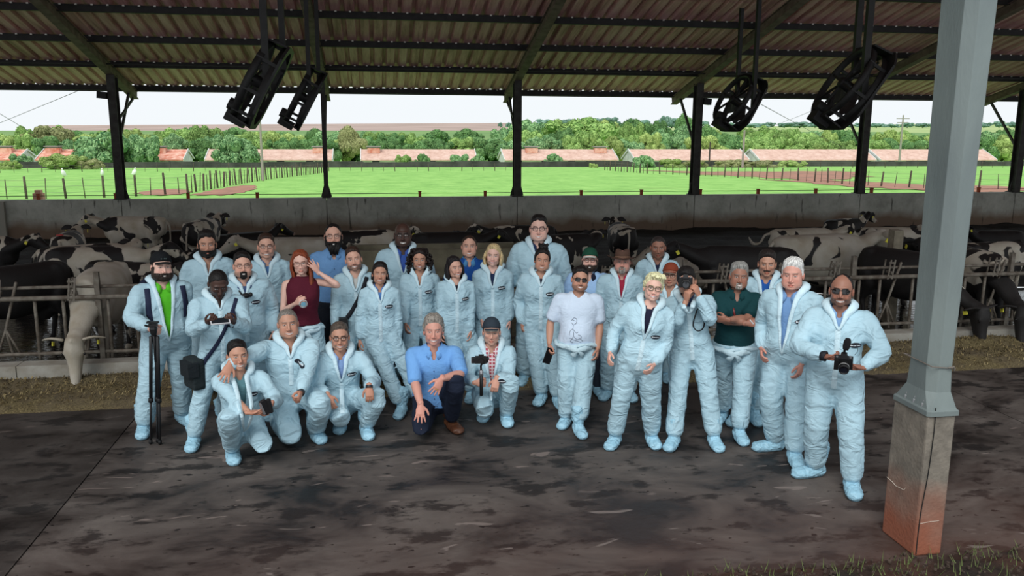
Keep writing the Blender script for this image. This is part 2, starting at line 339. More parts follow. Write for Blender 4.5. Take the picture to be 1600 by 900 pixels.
MB().bar((XL, -.5, .5*dz-.23), (XR, -.5, .5*dz-.23), .03).build('tie_rod', purm, ce)
# rafters and posts per bay
for i in range(-2, 8):
    x = S0+i*SP
    a = np.array([x, OH+.05, -(OH+.05)*dz-.24]); b_ = np.array([x, -(YW-YR), zr-.24])
    mb = MB().bar(a, b_, .13, .20).bar(a+(0, 0, .1), b_+(0, 0, .1), .2, .02).bar(a-(0, 0, .1), b_-(0, 0, .1), .2, .02)
    mb.build('rafter', raft, ce)
    c = np.array([x, -(YW-YF), zr-(YR-YF)*.25-.2]); MB().bar(b_, c, .13, .25).build('rafter', raft, ce)
LBP = ['leftmost steel roof post on the back wall, with a small box near its top', 'slim steel roof post on the back wall right behind the two left fans', 'steel roof post on the back wall at mid-picture above the tall man in glasses', 'steel roof post on the back wall left of the fans on the right', 'steel roof post on the back wall behind the big right fan', 'steel roof post at the right picture edge beyond the big column']
for i in range(-1, 7):
    x = S0+i*SP; e = empty('roof_post', (x, YW+.08, 1.0), group='roof posts along the back wall', label=(LBP[i] if 0 <= i <= 5 else ('steel roof post on the back wall beyond the picture '+('left' if i < 0 else 'right'))), cat='post')
    if not 0 <= i <= 5: pass
    H_ = ZP-1.0-.34
    sl_ = i == 1
    w, d = (.11, .16) if sl_ else (.2, .26)
    mb = MB().box((0, -d/2, H_/2), (w, .018, H_)).box((0, d/2, H_/2), (w, .018, H_)).box((0, 0, H_/2), (.02, d, H_)).box((0, 0, .01), (w+.12, d+.1, .02))
    for s_ in (-1, 1):                    # gusset at the foot
        mb.add([[s_*w/2, -.01, .02], [s_*(w/2+.09), -.01, .02], [s_*w/2, -.01, .35], [s_*w/2, .01, .02], [s_*(w/2+.09), .01, .02], [s_*w/2, .01, .35]], [[0, 1, 2], [3, 5, 4], [1, 4, 5, 2], [0, 3, 4, 1]])
    mb.build('column_section', steel, e)
    zb = 1.35; MB().bar((.0, .1, zb), (0, 1.45, ZP-1.0-1.45*dz-.3), .06).build('brace', steel, e)
    if i in (0, 2): MB().bar((0, .1, 1.95), (.0, 1.75, ZP-1-1.75*dz-.42), .05).bar((0, 1.75, ZP-1-1.75*dz-.42), (0, 1.75, ZP-1-1.75*dz-.3), .04).build('bracket', steel, e)
    if i in (0, 3): MB().box((-.22 if i == 0 else .2, -.12, 2.62), (.22, .22, .17), ry(.1)).box((-.1 if i == 0 else .1, -.05, 2.62), (.12, .04, .05)).build('junction_box', mat('black_box', (28, 28, 30)), e)
# near column ------------------------------------------------------
def conc_pillar():
    m, t, b, N, L = nodes('pedestal_concrete'); co = N('TexCoord'); pos = co.outputs['Object']
    n = N('TexNoise', Scale=7., Detail=9., Roughness=.7); L(pos, n.inputs[0]); r = ramp(N, [(.3, lin((92, 86, 78))), (.7, lin((138, 130, 118)))]); L(n.outputs[0], r.inputs[0])
    sx = N('SeparateXYZ'); L(pos, sx.inputs[0]); n2 = N('TexNoise', Scale=3., Detail=6.); L(pos, n2.inputs[0])
    ad = N('Math', operation='MULTIPLY_ADD'); L(n2.outputs[0], ad.inputs[0]); ad.inputs[1].default_value = .55; L(sx.outputs[2], ad.inputs[2])
    mr = N('MapRange'); L(ad.outputs[0], mr.inputs[0]); mr.inputs[1].default_value = .82; mr.inputs[2].default_value = .38; mr.inputs[4].default_value = .92
    mx = N('Mix', data_type='RGBA'); L(mr.outputs[0], mx.inputs[0]); L(r.outputs[0], mx.inputs[6]); mx.inputs[7].default_value = lin((142, 80, 56))+(1,)
    L(mx.outputs[2], b.inputs['Base Color']); b.inputs['Roughness'].default_value = .9
    bp = N('Bump', Strength=.5, Distance=.01); n4 = N('TexNoise', Scale=40., Detail=6.); L(pos, n4.inputs[0]); L(n4.outputs[0], bp.inputs['Height']); L(bp.outputs[0], b.inputs['Normal']); return m
cx, cy = 3.655, 4.885; cw, cd = .205, .37
colm = empty('near_column', (cx, cy, 0), label='large grey steel column on a mud-stained concrete pedestal at the right', cat='column')
mb = MB(); mb.box((0, 0, .5), (cw, cd, 1.0)); pe = mb.build('pedestal', conc_pillar(), colm)
bev = pe.modifiers.new('b', 'BEVEL'); bev.width = .014; bev.segments = 2
grey = mat('column_paint', (116, 126, 124), .65, var=(100, 109, 109), vs_=3, bump=.12, bs=60, stretch=(1, 1, .3), spec=.4)
mb = MB(); Ht = 6.2
def oct_(w, d, c, z): return [(-w/2+c, -d/2, z), (w/2-c*.2, -d/2, z), (w/2, -d/2+c*.2, z), (w/2, d/2-c, z), (w/2-c, d/2, z), (-w/2+c, d/2, z), (-w/2, d/2-c, z), (-w/2, -d/2+c, z)]
prof = [(cw+.02, cd+.03, .02, 1.0), (cw+.02, cd+.03, .02, 1.035), (cw+.0, cd+.0, .02, 1.045), (cw-.045, cd-.07, .05, 1.15), (cw-.05, cd-.09, .055, 1.3), (cw-.02, cd-.03, .06, 3.6), (cw-.0, cd, .06, Ht)]
V = []; 
for w, d, c, z in prof: V += oct_(w, d, c, z)
F_ = [[i*8+j, i*8+(j+1) % 8, (i+1)*8+(j+1) % 8, (i+1)*8+j] for i in range(len(prof)-1) for j in range(8)]+[[7, 6, 5, 4, 3, 2, 1, 0], [(len(prof)-1)*8+j for j in range(8)]]
mb.add(V, F_); sh = mb.build('steel_shaft', grey, colm); bv = sh.modifiers.new('b', 'BEVEL'); bv.width = .006; bv.segments = 2
for yy in (.0, .09, -.09):
    MB().lathe([(0, .03), (.012, .03), (.014, .026), (.014, 0)], 6, (-cw/2+.012, yy-.02, 1.04)).lathe([(0, .05), (.006, .05), (.006, 0)], 8, (-cw/2+.012, yy-.02, 1.04)).build('anchor_bolt', mat('bolt', (168, 170, 172), .4, .6), colm)
MB().tube([(-cw/2+.045, -cd/2-.006, 1.06), (-cw/2+.05, -cd/2-.006, .9), (-cw/2+.04, -cd/2-.006, .6), (-cw/2+.015, -cd/2-.006, .3), (-cw/2+.012, -cd/2-.006, .02)], .0035, 6, sub=4).build('cable', mat('cable', (24, 24, 24)), colm)
mb = MB()
for a in np.linspace(0, 2*PI, 13)[:-1]:
    pass
ring = [(-.085, -.15, 1.33), (.085, -.15, 1.31), (.085, .15, 1.30), (-.085, .15, 1.34), (-.085, -.15, 1.33)]
MB().tube(ring, .004, 6).tube([(.03, -.156, 1.32), (.06, -.17, 1.33), (.075, -.158, 1.30)], .005, 6).build('tie_wire', mat('tie', (112, 104, 96)), colm)
cr = mat('pale_crack', (200, 190, 176), .9)
MB().tube([(-cw/2-.001, .18, .42), (-cw/2-.001, .10, .41), (-cw/2-.001, .08, .40), (-cw/2-.001, -.02, .41), (-cw/2-.001, -.03, .43)], .0022, 4).tube([(-.09, -cd/2-.001, .24), (0, -cd/2-.001, .25), (.06, -cd/2-.001, .252)], .0016, 4).build('cracks', cr, colm)
# purely structural twin of that column outside the picture row: keep roof carried
# curb + feed
cm = mat('curb_concrete', (168, 166, 158), .85, var=(140, 134, 122), vs_=4, bump=.3, world=True)
cu = empty('trim_1', (0, 9.68, 0), kind='structure')
for i in range(-8, 16):
    MB().box((i*1.62+.81-2.38-.0, .11, .11), (1.61, .22, .225)).build('curb_block', cm, cu)
# feed
def feed():
    P, F_ = grid(-9, 16, 8.62, 9.70, 420, 34, lambda p: 0)
    d = (p_ := P[:, 1]); t = (d-8.62)/1.08
    n = noise3(P*np.array([1.1, 1.6, 1]), 4)
    h = .02+.10*np.exp(-((t-.82)/.16)**2)*(1+.7*n)+.045*np.exp(-((t-.45)/.3)**2)*(1+1.2*n)
    h += .018*noise3(P*14, 5)+.012*noise3(P*34, 6); edge = sm(t, 0, .18+.08*n); P[:, 2] = np.where(edge > 0, h*edge, 0)-.012*(1-edge)
    m, tt, b, N, L = nodes('silage'); g = N('NewGeometry'); n1 = N('TexNoise', Scale=60., Detail=5., Roughness=.8); L(g.outputs['Position'], n1.inputs[0])
    r = ramp(N, [(.3, lin((52, 44, 28))), (.5, lin((104, 92, 60))), (.66, lin((160, 146, 104)))]); L(n1.outputs[0], r.inputs[0])
    n2 = N('TexNoise', Scale=2.2, Detail=3.); L(g.outputs['Position'], n2.inputs[0]); mr = N('MapRange'); L(n2.outputs[0], mr.inputs[0]); mr.inputs[1].default_value = .42; mr.inputs[2].default_value = .6
    mx = N('Mix', data_type='RGBA'); L(mr.outputs[0], mx.inputs[0]); L(r.outputs[0], mx.inputs[6]); mx.inputs[7].default_value = lin((94, 84, 72))+(1,)
    mm = N('Mix', data_type='RGBA', blend_type='MIX'); mm.inputs[0].default_value = .45; L(r.outputs[0], mm.inputs[6]); L(mx.outputs[2], mm.inputs[7]); L(mm.outputs[2], b.inputs['Base Color']); b.inputs['Roughness'].default_value = .95
    bp = N('Bump', Strength=.8, Distance=.02); L(n1.outputs[0], bp.inputs['Height']); L(bp.outputs[0], b.inputs['Normal'])
    fo = tag(mkobj('feed', mkmesh('feed', P, F_, m)), 'long low heap of chopped yellow-brown feed along the pale curb', 'feed', kind='stuff')
    rs = np.random.RandomState(8); V = []; F2 = []; mi = []
    hh = P[:, 2].reshape(34, 420)
    for i in range(16000):
        x = rs.uniform(-4.5, 12); y = 8.72+.95*rs.rand()**.7
        z = hh[min(33, int((y-8.62)/1.08*34)), min(419, int((x+9)/25*420))]+.008
        a = rs.uniform(0, PI); l = rs.uniform(.004, .018); w = rs.uniform(.002, .005); c, s_ = math.cos(a)*l, math.sin(a)*l; tz = rs.uniform(-.015, .02)
        k = len(V); V += [(x-c+s_*w/l, y-s_-c*w/l, z-tz), (x+c+s_*w/l, y+s_-c*w/l, z+tz), (x+c-s_*w/l, y+s_+c*w/l, z+tz+.003), (x-c-s_*w/l, y-s_+c*w/l, z-tz+.003)]; F2.append([k, k+1, k+2, k+3]); mi.append(int(rs.rand()*3))
    tag(mkobj('straw', mkmesh('straw', np.array(V), F2, [mat('straw1', (150, 134, 94)), mat('straw2', (98, 84, 52)), mat('straw3', (60, 52, 34))], mi, False), fo), kind='stuff')
feed()
# feed fence
fs = mat('fence_steel', (122, 116, 106), .6, .25, var=(84, 74, 64), vs_=12, bump=.2)
YFn = 9.95
ff = empty('feed_fence', (0, YFn, .2), label='rusty tubular steel headlock fence running behind the pale feed curb', cat='fence')
MB().tube([(-9, -.03, .74), (18, -.03, .74)], .028, 10).build('top_rail', fs, ff); MB().tube([(-9, .05, .85), (18, .05, .85)], .02, 10).build('locking_rail', fs, ff)
MB().tube([(-9, 0, .09), (18, 0, .09)], .022, 10).build('bottom_rail', fs, ff)
barm = MB().tube([(0, 0, .0), (0, 0, .74)], .02, 8).mesh('upright_bar', fs, True)
slm = MB().tube([(0, 0, .03), (.06, 0, .38), (-.1, 0, .92)], .017, 8).tube([(.06, 0, .38), (.17, 0, .09)], .014, 8).tube([(.06, 0, .38), (-.07, 0, .09)], .014, 8).mesh('lock_bar', fs, True)
lpm = MB().box((-.03, -.05, .84), (.02, .012, .26), ry(.12)).box((.03, -.05, .84), (.02, .012, .26), ry(.12)).box((-.03, .07, .84), (.02, .012, .24), ry(.12)).box((0, -.05, .93), (.08, .014, .02)).box((.0, 0, .8), (.02, .12, .03)).mesh('latch', fs, False)
x = -4.62; k = 0
while x < 13:
    o = mkobj('upright_bar', barm, ff); o.location = (x, 0, 0)
    o = mkobj('upright_bar', barm, ff); o.location = (x+.30, 0, 0)
    o = mkobj('lock_bar', slm, ff); o.location = (x+.50, .02, 0); o.scale = (1 if k % 2 else -1, 1, 1)
    o = mkobj('latch', lpm, ff); o.location = (x+.42, 0, 0)
    if k % 3 == 1: o = mkobj('post_plate', MB().box((0, 0, .5), (.055, .055, 1.05)).mesh('post', fs), ff); o.location = (x+.68, .0, 0); o.name = 'fence_post'
    x += .78; k += 1
# concrete post and trough in the pen
p = aty(1397, 400, 11.2); MB().box((p[0], 11.2, .70), (.15, .15, 1.40)).build('pen_post', mat('post_concrete', (138, 130, 112), .9, var=(112, 104, 90), vs_=9))
tag(bpy.data.objects['pen_post'], 'pale square concrete post standing among the cows left of the big column', 'post')
a = aty(548, 385, 13.0); b_ = aty(812, 384, 13.0)
tr = MB(); cxm = (a[0]+b_[0])/2; Lw = b_[0]-a[0]
tr.box((0, -.32, .52), (Lw, .1, 1.0)).box((0, .32, .52), (Lw, .1, 1.0)).box((-Lw/2, 0, .52), (.1, .74, 1.0)).box((Lw/2, 0, .52), (.1, .74, 1.0)).box((0, 0, .15), (Lw, .6, .3))
t_ = tr.build('water_trough', mat('trough_concrete', (136, 130, 108), .9, var=(104, 98, 80), vs_=3, bump=.4)); t_.location = (cxm, 13.0, 0); tag(t_, 'long beige concrete water trough standing in the pen behind the people in the middle', 'trough')
w_ = MB().box((0, 0, .84), (Lw-.1, .55, .02)).build('water', mat('water', (30, 34, 32), .05, spec=.9), t_)
# ------------------------------------------------------------------ the land outside
TZ = lambda y: -.5-.0265*(y-24)
def grass_mat():
    m, t, b, N, L = nodes('pasture'); g = N('NewGeometry'); pos = g.outputs['Position']
    n = N('TexNoise', Scale=.6, Detail=9., Roughness=.75); mp = N('Mapping', Scale=(1, .45, 1)); L(pos, mp.inputs[0]); L(mp.outputs[0], n.inputs[0])
    r = ramp(N, [(.3, lin((112, 158, 78))), (.5, lin((138, 184, 96))), (.7, lin((160, 200, 112)))]); L(n.outputs[0], r.inputs[0])
    n2 = N('TexNoise', Scale=.09, Detail=5., Distortion=1.); mp2 = N('Mapping', Scale=(.5, 2.2, 1)); L(pos, mp2.inputs[0]); L(mp2.outputs[0], n2.inputs[0])
    r2 = ramp(N, [(.66, (0, 0, 0)), (.72, (.7, .7, .7))]); L(n2.outputs[0], r2.inputs[0])
    mx = N('Mix', data_type='RGBA'); L(r2.outputs[0], mx.inputs[0]); L(r.outputs[0], mx.inputs[6]); mx.inputs[7].default_value = lin((120, 140, 78))+(1,)
    L(mx.outputs[2], b.inputs['Base Color']); b.inputs['Roughness'].default_value = .95; b.inputs['Specular IOR Level'].default_value = .1
    return m
gm = grass_mat()
def tzf(p):
    y = p[:, 1]; return np.where(y < 150, -.5-.0265*(y-24), -3.84-.01*(y-150))-np.where(y < 24, 0, 0)
P, F_ = grid(-260, 420, 23.1, 330, 140, 90, tzf); tag(mkobj('pasture', mkmesh('pasture', P, F_, gm)), kind='structure')
rd = mat('red_earth', (168, 118, 96), .95, var=(142, 104, 84), vs_=.8, world=True)
def patch(name, pts, label, seed=0, m=rd):
    """irregular flat earth patch lying on the pasture, outline in picture-independent ground metres"""
    c = np.mean(pts, 0); k = []
    pp = catmull(np.array(pts+[pts[0]]), 5)
    for i, q in enumerate(pp[:-1]):
        d = q-c; k.append(c+d*(1+.10*math.sin(i*2.3+seed)+.06*math.sin(i*5.1)))
    V = [(q[0], q[1], TZ(q[1])+.03) for q in [c]+k]; n = len(k)
    o = mkobj(name, mkmesh(name, np.array(V), [[0, 1+i, 1+(i+1) % n] for i in range(n)], m)); tag(o, kind='structure'); return o
def gp(px, py):   # pasture point under a pixel
    Y = 60.
    for _ in range(40):
        q = aty(px, py, Y); Y += (q[2]-TZ(Y))*12 if abs(q[2]-TZ(Y)) > .01 else 0; Y = max(24, min(Y, 240))
    return [q[0], Y]
patch('bare_earth', [gp(330, 298), gp(380, 290), gp(402, 292), gp(372, 303), gp(300, 306)], '')
patch('bare_earth', [gp(1010, 266), gp(1090, 268), gp(1200, 268), gp(1330, 268), gp(1345, 274), gp(1300, 283), gp(1200, 278), gp(1090, 272)], '', 1)
patch('bare_earth', [gp(1200, 281), gp(1345, 284), gp(1450, 289), gp(1590, 292), gp(1595, 301), gp(1450, 298), gp(1330, 292)], '', 2)
patch('bare_earth', [gp(205, 303), gp(255, 296), gp(300, 299), gp(260, 306)], '', 3)
# far land
def far(name, pts, col, var, dz=0):
    n = len(pts); V = [tuple(q) for q in pts]; V2 = [(x*1.001, y+8, z-30) for x, y, z in pts]
    o = mkobj(name, mkmesh(name, np.array(V+V2), [list(range(n))], mat(name+str(len(_mats)), col, 1, var=var, vs_=.01, world=True))); tag(o, kind='structure')
def strip(name, px0, px1, yt, yb, Y0, Y1, col, var):
    top = [aty(px, t, Y1) for px, t in yt]; bot = [aty(px, yb, Y0) for px in np.linspace(px1, px0, 5)]; far(name, top+bot, col, var)
strip('far_ground', -400, 2000, [(-400, 204), (2000, 204)], 250, 330, 900, (96, 132, 72), (120, 150, 84))
strip('plowed_hill', 60, 1000, [(60, 196), (200, 195), (420, 194), (600, 193), (800, 192), (1000, 196)], 232, 600, 1500, (176, 152, 140), (158, 136, 124))
strip('far_field', 1040, 1900, [(1040, 199), (1150, 198), (1280, 196), (1400, 194), (1480, 193), (1700, 190), (1900, 190)], 225, 560, 1100, (168, 182, 120), (146, 166, 104))
# boundary wall far across the pasture
YB = 141.
bw = empty('boundary_wall', (0, YB, TZ(YB)), label='long dark grey wall between the pasture and the houses', cat='wall')
dkm = mat('dark_wall', (78, 78, 74), .95, var=(54, 56, 52), vs_=.6, world=True)
xa = aty(-60, 255, YB)[0]; xb = aty(1700, 255, YB)[0]; nb = 26
for i in range(nb):
    x = xa+(xb-xa)*(i+.5)/nb; h = .92+.08*math.sin(i*2.1)
    MB().box((x, 0, h/2-.1), ((xb-xa)/nb-.06, .2, h+.2)).box((x-(xb-xa)/nb/2, 0, h/2), (.25, .3, h+.1)).build('wall_section', dkm, bw)
# houses
white = mat('white_render', (226, 226, 222), .85, var=(200, 200, 196), vs_=.8)
def tiles():
    m, t, b, N, L = nodes('clay_tiles'); co = N('TexCoord'); n = N('TexNoise', Scale=.7, Detail=8., Roughness=.8); L(co.outputs['Object'], n.inputs[0])
    r = ramp(N, [(.3, lin((190, 148, 130))), (.5, lin((222, 184, 166))), (.7, lin((236, 208, 194)))]); L(n.outputs[0], r.inputs[0]); L(r.outputs[0], b.inputs['Base Color']); b.inputs['Roughness'].default_value = .9
    w = N('TexWave', Scale=2.2, wave_profile='SIN'); w.bands_direction = 'X'; L(co.outputs['Object'], w.inputs[0]); bp = N('Bump', Strength=.6, Distance=.1); L(w.outputs[0], bp.inputs['Height']); L(bp.outputs[0], b.inputs['Normal']); return m
tl = tiles(); tl2 = mat('red_tiles', (196, 116, 92), .9, var=(226, 180, 160), vs_=1.2, bump=.4, bs=3)
glassd = mat('dark_window', (50, 56, 60), .3)
HS = [(-70, 34, 'pale gabled house with red roof at the left picture edge', 1, (10,)), (52, 124, 'white house with a patchy red roof behind scrub at far left', 1, (85,)), (200, 292, 'white gabled house with red roof right of the leftmost post', 1, (250,)),
      (316, 524, 'long low house with pinkish tiled roof behind the two left fans', 0, (499,)), (559, 750, 'long low house with pinkish tiled roof between the second and third posts', 0, (584,)), (783, 970, 'long low house with two roof vents right of the middle post', 0, (830, 937)),
      (986, 1174, 'long low house with orange tiled roof beside the fourth post', 0, ()), (1180, 1372, 'long white house with orange roof behind the right fans', 0, ()), (1369, 1560, 'white house with orange roof partly behind the big column', 0, ())]
for x0, x1, lb, red, vents in HS:
    YH = 152.; a = aty(x0+6, 251, YH); b_ = aty(x1-6, 251, YH); L_ = b_[0]-a[0]; dp = 8.
    zr_ = aty((x0+x1)/2, 234, YH+dp/2)[2]; ze_ = aty((x0+x1)/2, 248.6, YH)[2]; zb_ = TZ(150)-.1
    e = empty('house', ((a[0]+b_[0])/2, YH, zb_), label=lb, cat='house', group='houses beyond the pasture'); hw = L_/2; he = ze_-zb_; hr = zr_-zb_
    mb = MB(); mb.add([[-hw, 0, 0], [hw, 0, 0], [hw, dp, 0], [-hw, dp, 0], [-hw, 0, he], [hw, 0, he], [hw, dp, he], [-hw, dp, he], [-hw, dp/2, hr], [hw, dp/2, hr]], [[0, 1, 5, 4], [2, 3, 7, 6], [1, 2, 6, 9, 5], [3, 0, 4, 8, 7]])
    mb.build('walls', white, e)
    ov = .5; k = (hr-he)/(dp/2)
    mb = MB().add([[-hw-.12, -ov, he-ov*k+.1], [hw+.12, -ov, he-ov*k+.1], [hw+.12, dp/2, hr+.1], [-hw-.12, dp/2, hr+.1], [hw+.12, dp+ov, he-ov*k+.1], [-hw-.12, dp+ov, he-ov*k+.1]]+[[-hw-.12, -ov, he-ov*k-.05], [hw+.12, -ov, he-ov*k-.05], [hw+.12, dp/2, hr-.05], [-hw-.12, dp/2, hr-.05], [hw+.12, dp+ov, he-ov*k-.05], [-hw-.12, dp+ov, he-ov*k-.05]], [[0, 1, 2, 3], [3, 2, 4, 5], [6, 9, 8, 7], [9, 11, 10, 8], [0, 6, 7, 1], [4, 10, 11, 5]])
    mb.build('roof', tl2 if red else tl, e)
    for s_ in (-1, 1):
        MB().bar((s_*(hw+.16), -ov, he-ov*k+.0), (s_*(hw+.16), dp/2, hr+.05), .12, .4).bar((s_*(hw+.16), dp+ov, he-ov*k), (s_*(hw+.16), dp/2, hr+.05), .1, .3).build('barge_board', white, e)
    for i in range(max(1, int(L_/5))):
        MB().box((-hw+2.5+i*5, -.02, he*.55), (1.3, .06, 1.0)).build('window', glassd, e)
    for v in vents:
        vx = aty(v, 236, YH+3)[0]-(a[0]+b_[0])/2; MB().box((vx, dp/2-1.2, hr-.1), (2.2, 1.4, .9)).build('roof_vent', tl2, e)
        MB().box((vx, dp/2-1.2, hr+.62), (2.6, 1.8, .14)).box((vx, dp/2-1.2, hr+.45), (1.8, 1.2, .3)).build('vent_cap', mat('vent_grey', (150, 146, 140)), e)
# utility poles
pm = mat('pole_concrete', (150, 144, 134), .9)
def pole(px, ybase, ytop, Y, label, arms=True, name='utility_pole', r=.14, m=pm):
    b_ = aty(px, ybase, Y); t_ = aty(px, ytop, Y); e = empty(name, b_, label=label, cat='pole'); h = t_[2]-b_[2]
    MB().tube([(0, 0, 0), (0, 0, h)], [r*1.2, r*.8], 10).build('shaft', m, e)
    if arms: MB().box((0, 0, h*.93), (2.2, .1, .12)).box((0, 0, h*.84), (1.8, .1, .12)).build('crossarm', pm, e)
    return e
pole(1405, 252, 180, 120, 'tall concrete utility pole with crossarms left of the big column')
pole(1160, 262, 204, 105, 'pale utility pole below the third fan', False)
pole(1108, 256, 222, 100, 'thin dark pole right of the fourth post in front of the long house', False, r=.09, m=mat('dark_pole', (60, 56, 50)))
pole(411, 282, 190, 62, 'slim pale pole rising from the paddock fence beneath the leftmost fan', False, r=.085)
# wires in the sky on the left
we = mat('thin_wire', (84, 84, 84))
def wire3(p, q, label, sag=.3, r=.012):
    p, q = np.array(p), np.array(q); pts = [p+(q-p)*t-np.array([0, 0, sag*4*t*(1-t)]) for t in np.linspace(0, 1, 9)]
    tag(MB().tube(pts, r, 4).build('power_line', we), label, 'wire')
wire3(aty(-60, 142, 25.4), aty(150, 243, 154), 'thin dark overhead wire slanting down over the trees at far left', .8)
wire3(aty(122, 142, 25.4), aty(-260, 262, 120), 'thin overhead wire slanting up to the eave at far left', .8, r=.008)
wire3(aty(1180, 158, 25.4), aty(1345, 239, 154), 'thin overhead wire sloping down right of the third fan', .3)
wire3(aty(1160, 206, 105), aty(1300, 160, 25.4), 'thin overhead wire rising towards the big right fan', .3, r=.008)
# paddock fences: each post a part, strands a part
wood = mat('fence_wood', (92, 82, 70), .95, var=(60, 54, 46), vs_=9, objvar=.2)
wmesh = MB().tube([(0, 0, -.2), (0, 0, 1.25)], [.075, .065], 7).mesh('fence_post', wood, True)
smesh = MB().tube([(0, 0, -.2), (0, 0, 1.15)], [.03, .028], 6).mesh('fence_stake', wood, True)
def fence(label, pts, n, every=2, hs=1.0):
    """pts: ground polyline in metres"""
    P = np.array(pts, float); s = np.concatenate([[0], np.cumsum(np.linalg.norm(np.diff(P, axis=0), axis=1))])
    e = empty('paddock_fence', (0, 0, 0), label=label, cat='fence'); tp = []; rs = np.random.RandomState(n)
    for i in range(n):
        t = s[-1]*i/(n-1); x = np.interp(t, s, P[:, 0]); y = np.interp(t, s, P[:, 1]); z = TZ(y)
        big = i % every == 0; o = mkobj('fence_post' if big else 'fence_stake', wmesh if big else smesh, e); o.location = (x, y, z); o.rotation_euler = (rs.uniform(-.06, .06), rs.uniform(-.07, .07), 0); o.scale = (hs, hs, hs*rs.uniform(.9, 1.1)); tp.append((x, y, z))
    mb = MB()
    for h in (.35, .7, 1.05): mb.tube([(x, y, z+h*hs) for x, y, z in tp], .007, 4, sub=0)
    mb.build('wire_strands', mat('fence_wire', (120, 116, 108), .6), e); return tp
f1 = fence('paddock fence of dark posts curving from the left towards the second roof post', [gp(-20, 312), gp(60, 311), gp(170, 309), gp(290, 303), gp(360, 290), gp(420, 280), gp(505, 270)], 64)
fence('low far paddock fence along the foot of the boundary wall on the left', [gp(0, 270), gp(180, 268), gp(400, 267), gp(620, 267.5), gp(790, 267)], 44, 3, .8)
fence('curving paddock fence of thin dark posts on the right half', [gp(945, 266), gp(1010, 271), gp(1085, 274), gp(1180, 279), gp(1270, 284), gp(1345, 290), gp(1450, 295), gp(1620, 297)], 56)
fence('far paddock fence below the houses on the right', [gp(1180, 262), gp(1300, 262), gp(1450, 262), gp(1600, 262)], 26, 3, .8)
# white birds perched on three posts
bm_ = mat('white_feathers', (238, 238, 236), .8)
V, F_ = remesh(*(lambda m: (m.V(), m.f))(MB().ell((0, 0, .12), (.075, .10, .15), rx(.5)).ell((0, -.06, .30), (.035, .04, .045)).tube([(0, -.03, .2), (0, -.055, .29)], .03, 8).ell((0, .11, .04), (.03, .09, .02))), .012)
bmesh_ = mkmesh('body', V, F_, bm_); bk = MB().tube([(0, -.09, .30), (0, -.15, .29)], [.012, .002], 6).mesh('beak', mat('beak', (214, 170, 70))); lg = MB().tube([(.02, 0, -.06), (.02, 0, .05)], .006, 5).tube([(-.02, 0, -.06), (-.02, 0, .05)], .006, 5).mesh('legs', mat('beak2', (120, 110, 60)))
for i, (px, py, lb) in enumerate([(117, 284, 'left'), (157, 284, 'middle'), (224, 279, 'right')]):
    q = min(f1[::1], key=lambda t: abs((lambda d: 800+FPX*(d@_r)/(d@_f))(np.array(t)-np.array([0, 0, CAMH]))-px))
    e = empty('bird', (q[0], q[1], q[2]+1.28), rz=i*.9-.5, label='white bird perched on a paddock fence post, %s of three' % {'left': 'leftmost', 'middle': 'the middle one', 'right': 'rightmost'}[lb], cat='bird', group='white birds on the paddock fence')
    for n, m_ in (('body', bmesh_), ('beak', bk), ('legs', lg)): mkobj(n, m_, e)
    e.scale = (1.3,)*3
# stones/brick lump by the wall left
tag(MB().box((0, 0, .72), (.26, .2, 1.6)).box((0, 0, 1.56), (.16, .16, .10)).build('brick_block', mat('pink_brick', (186, 140, 124), .9)), 'small pinkish block beyond the wall at far left', 'block').location = tuple(aty(61, 308, 25.5)*np.array([1, 1, 0])+np.array([0, 0, TZ(25.5)+.0]))
# trees ------------------------------------------------------------
def leafmat(name, a, b_, ov=.18):
    m, t, b, N, L = nodes(name); g = N('NewGeometry'); r = ramp(N, [(0, lin(a)), (1, lin(b_))]); L(g.outputs['Random Per Island'], r.inputs[0])
    oi = N('ObjectInfo'); mr = N('MapRange'); L(oi.outputs['Random'], mr.inputs[0]); mr.inputs[3].default_value = 1-ov; mr.inputs[4].default_value = 1+ov
    hs = N('HueSaturation'); L(mr.outputs[0], hs.inputs['Value']); L(r.outputs[0], hs.inputs['Color']); L(hs.outputs[0], b.inputs['Base Color']); b.inputs['Roughness'].default_value = .75; b.inputs['Specular IOR Level'].default_value = .15
    return m
LM = [leafmat('leaf_mid', (92, 130, 64), (166, 196, 116)), leafmat('leaf_dark', (66, 108, 62), (126, 164, 100)), leafmat('leaf_yellow', (116, 142, 72), (178, 198, 120)), leafmat('leaf_brown', (118, 124, 78), (166, 168, 118)), leafmat('leaf_glossy', (60, 108, 66), (160, 196, 136)), leafmat('leaf_far_haze', (104, 140, 122), (136, 166, 146))]  # last one: distance haze mixed into the leaf colour
bark = mat('bark', (86, 72, 58), .95, var=(60, 50, 42), vs_=4)
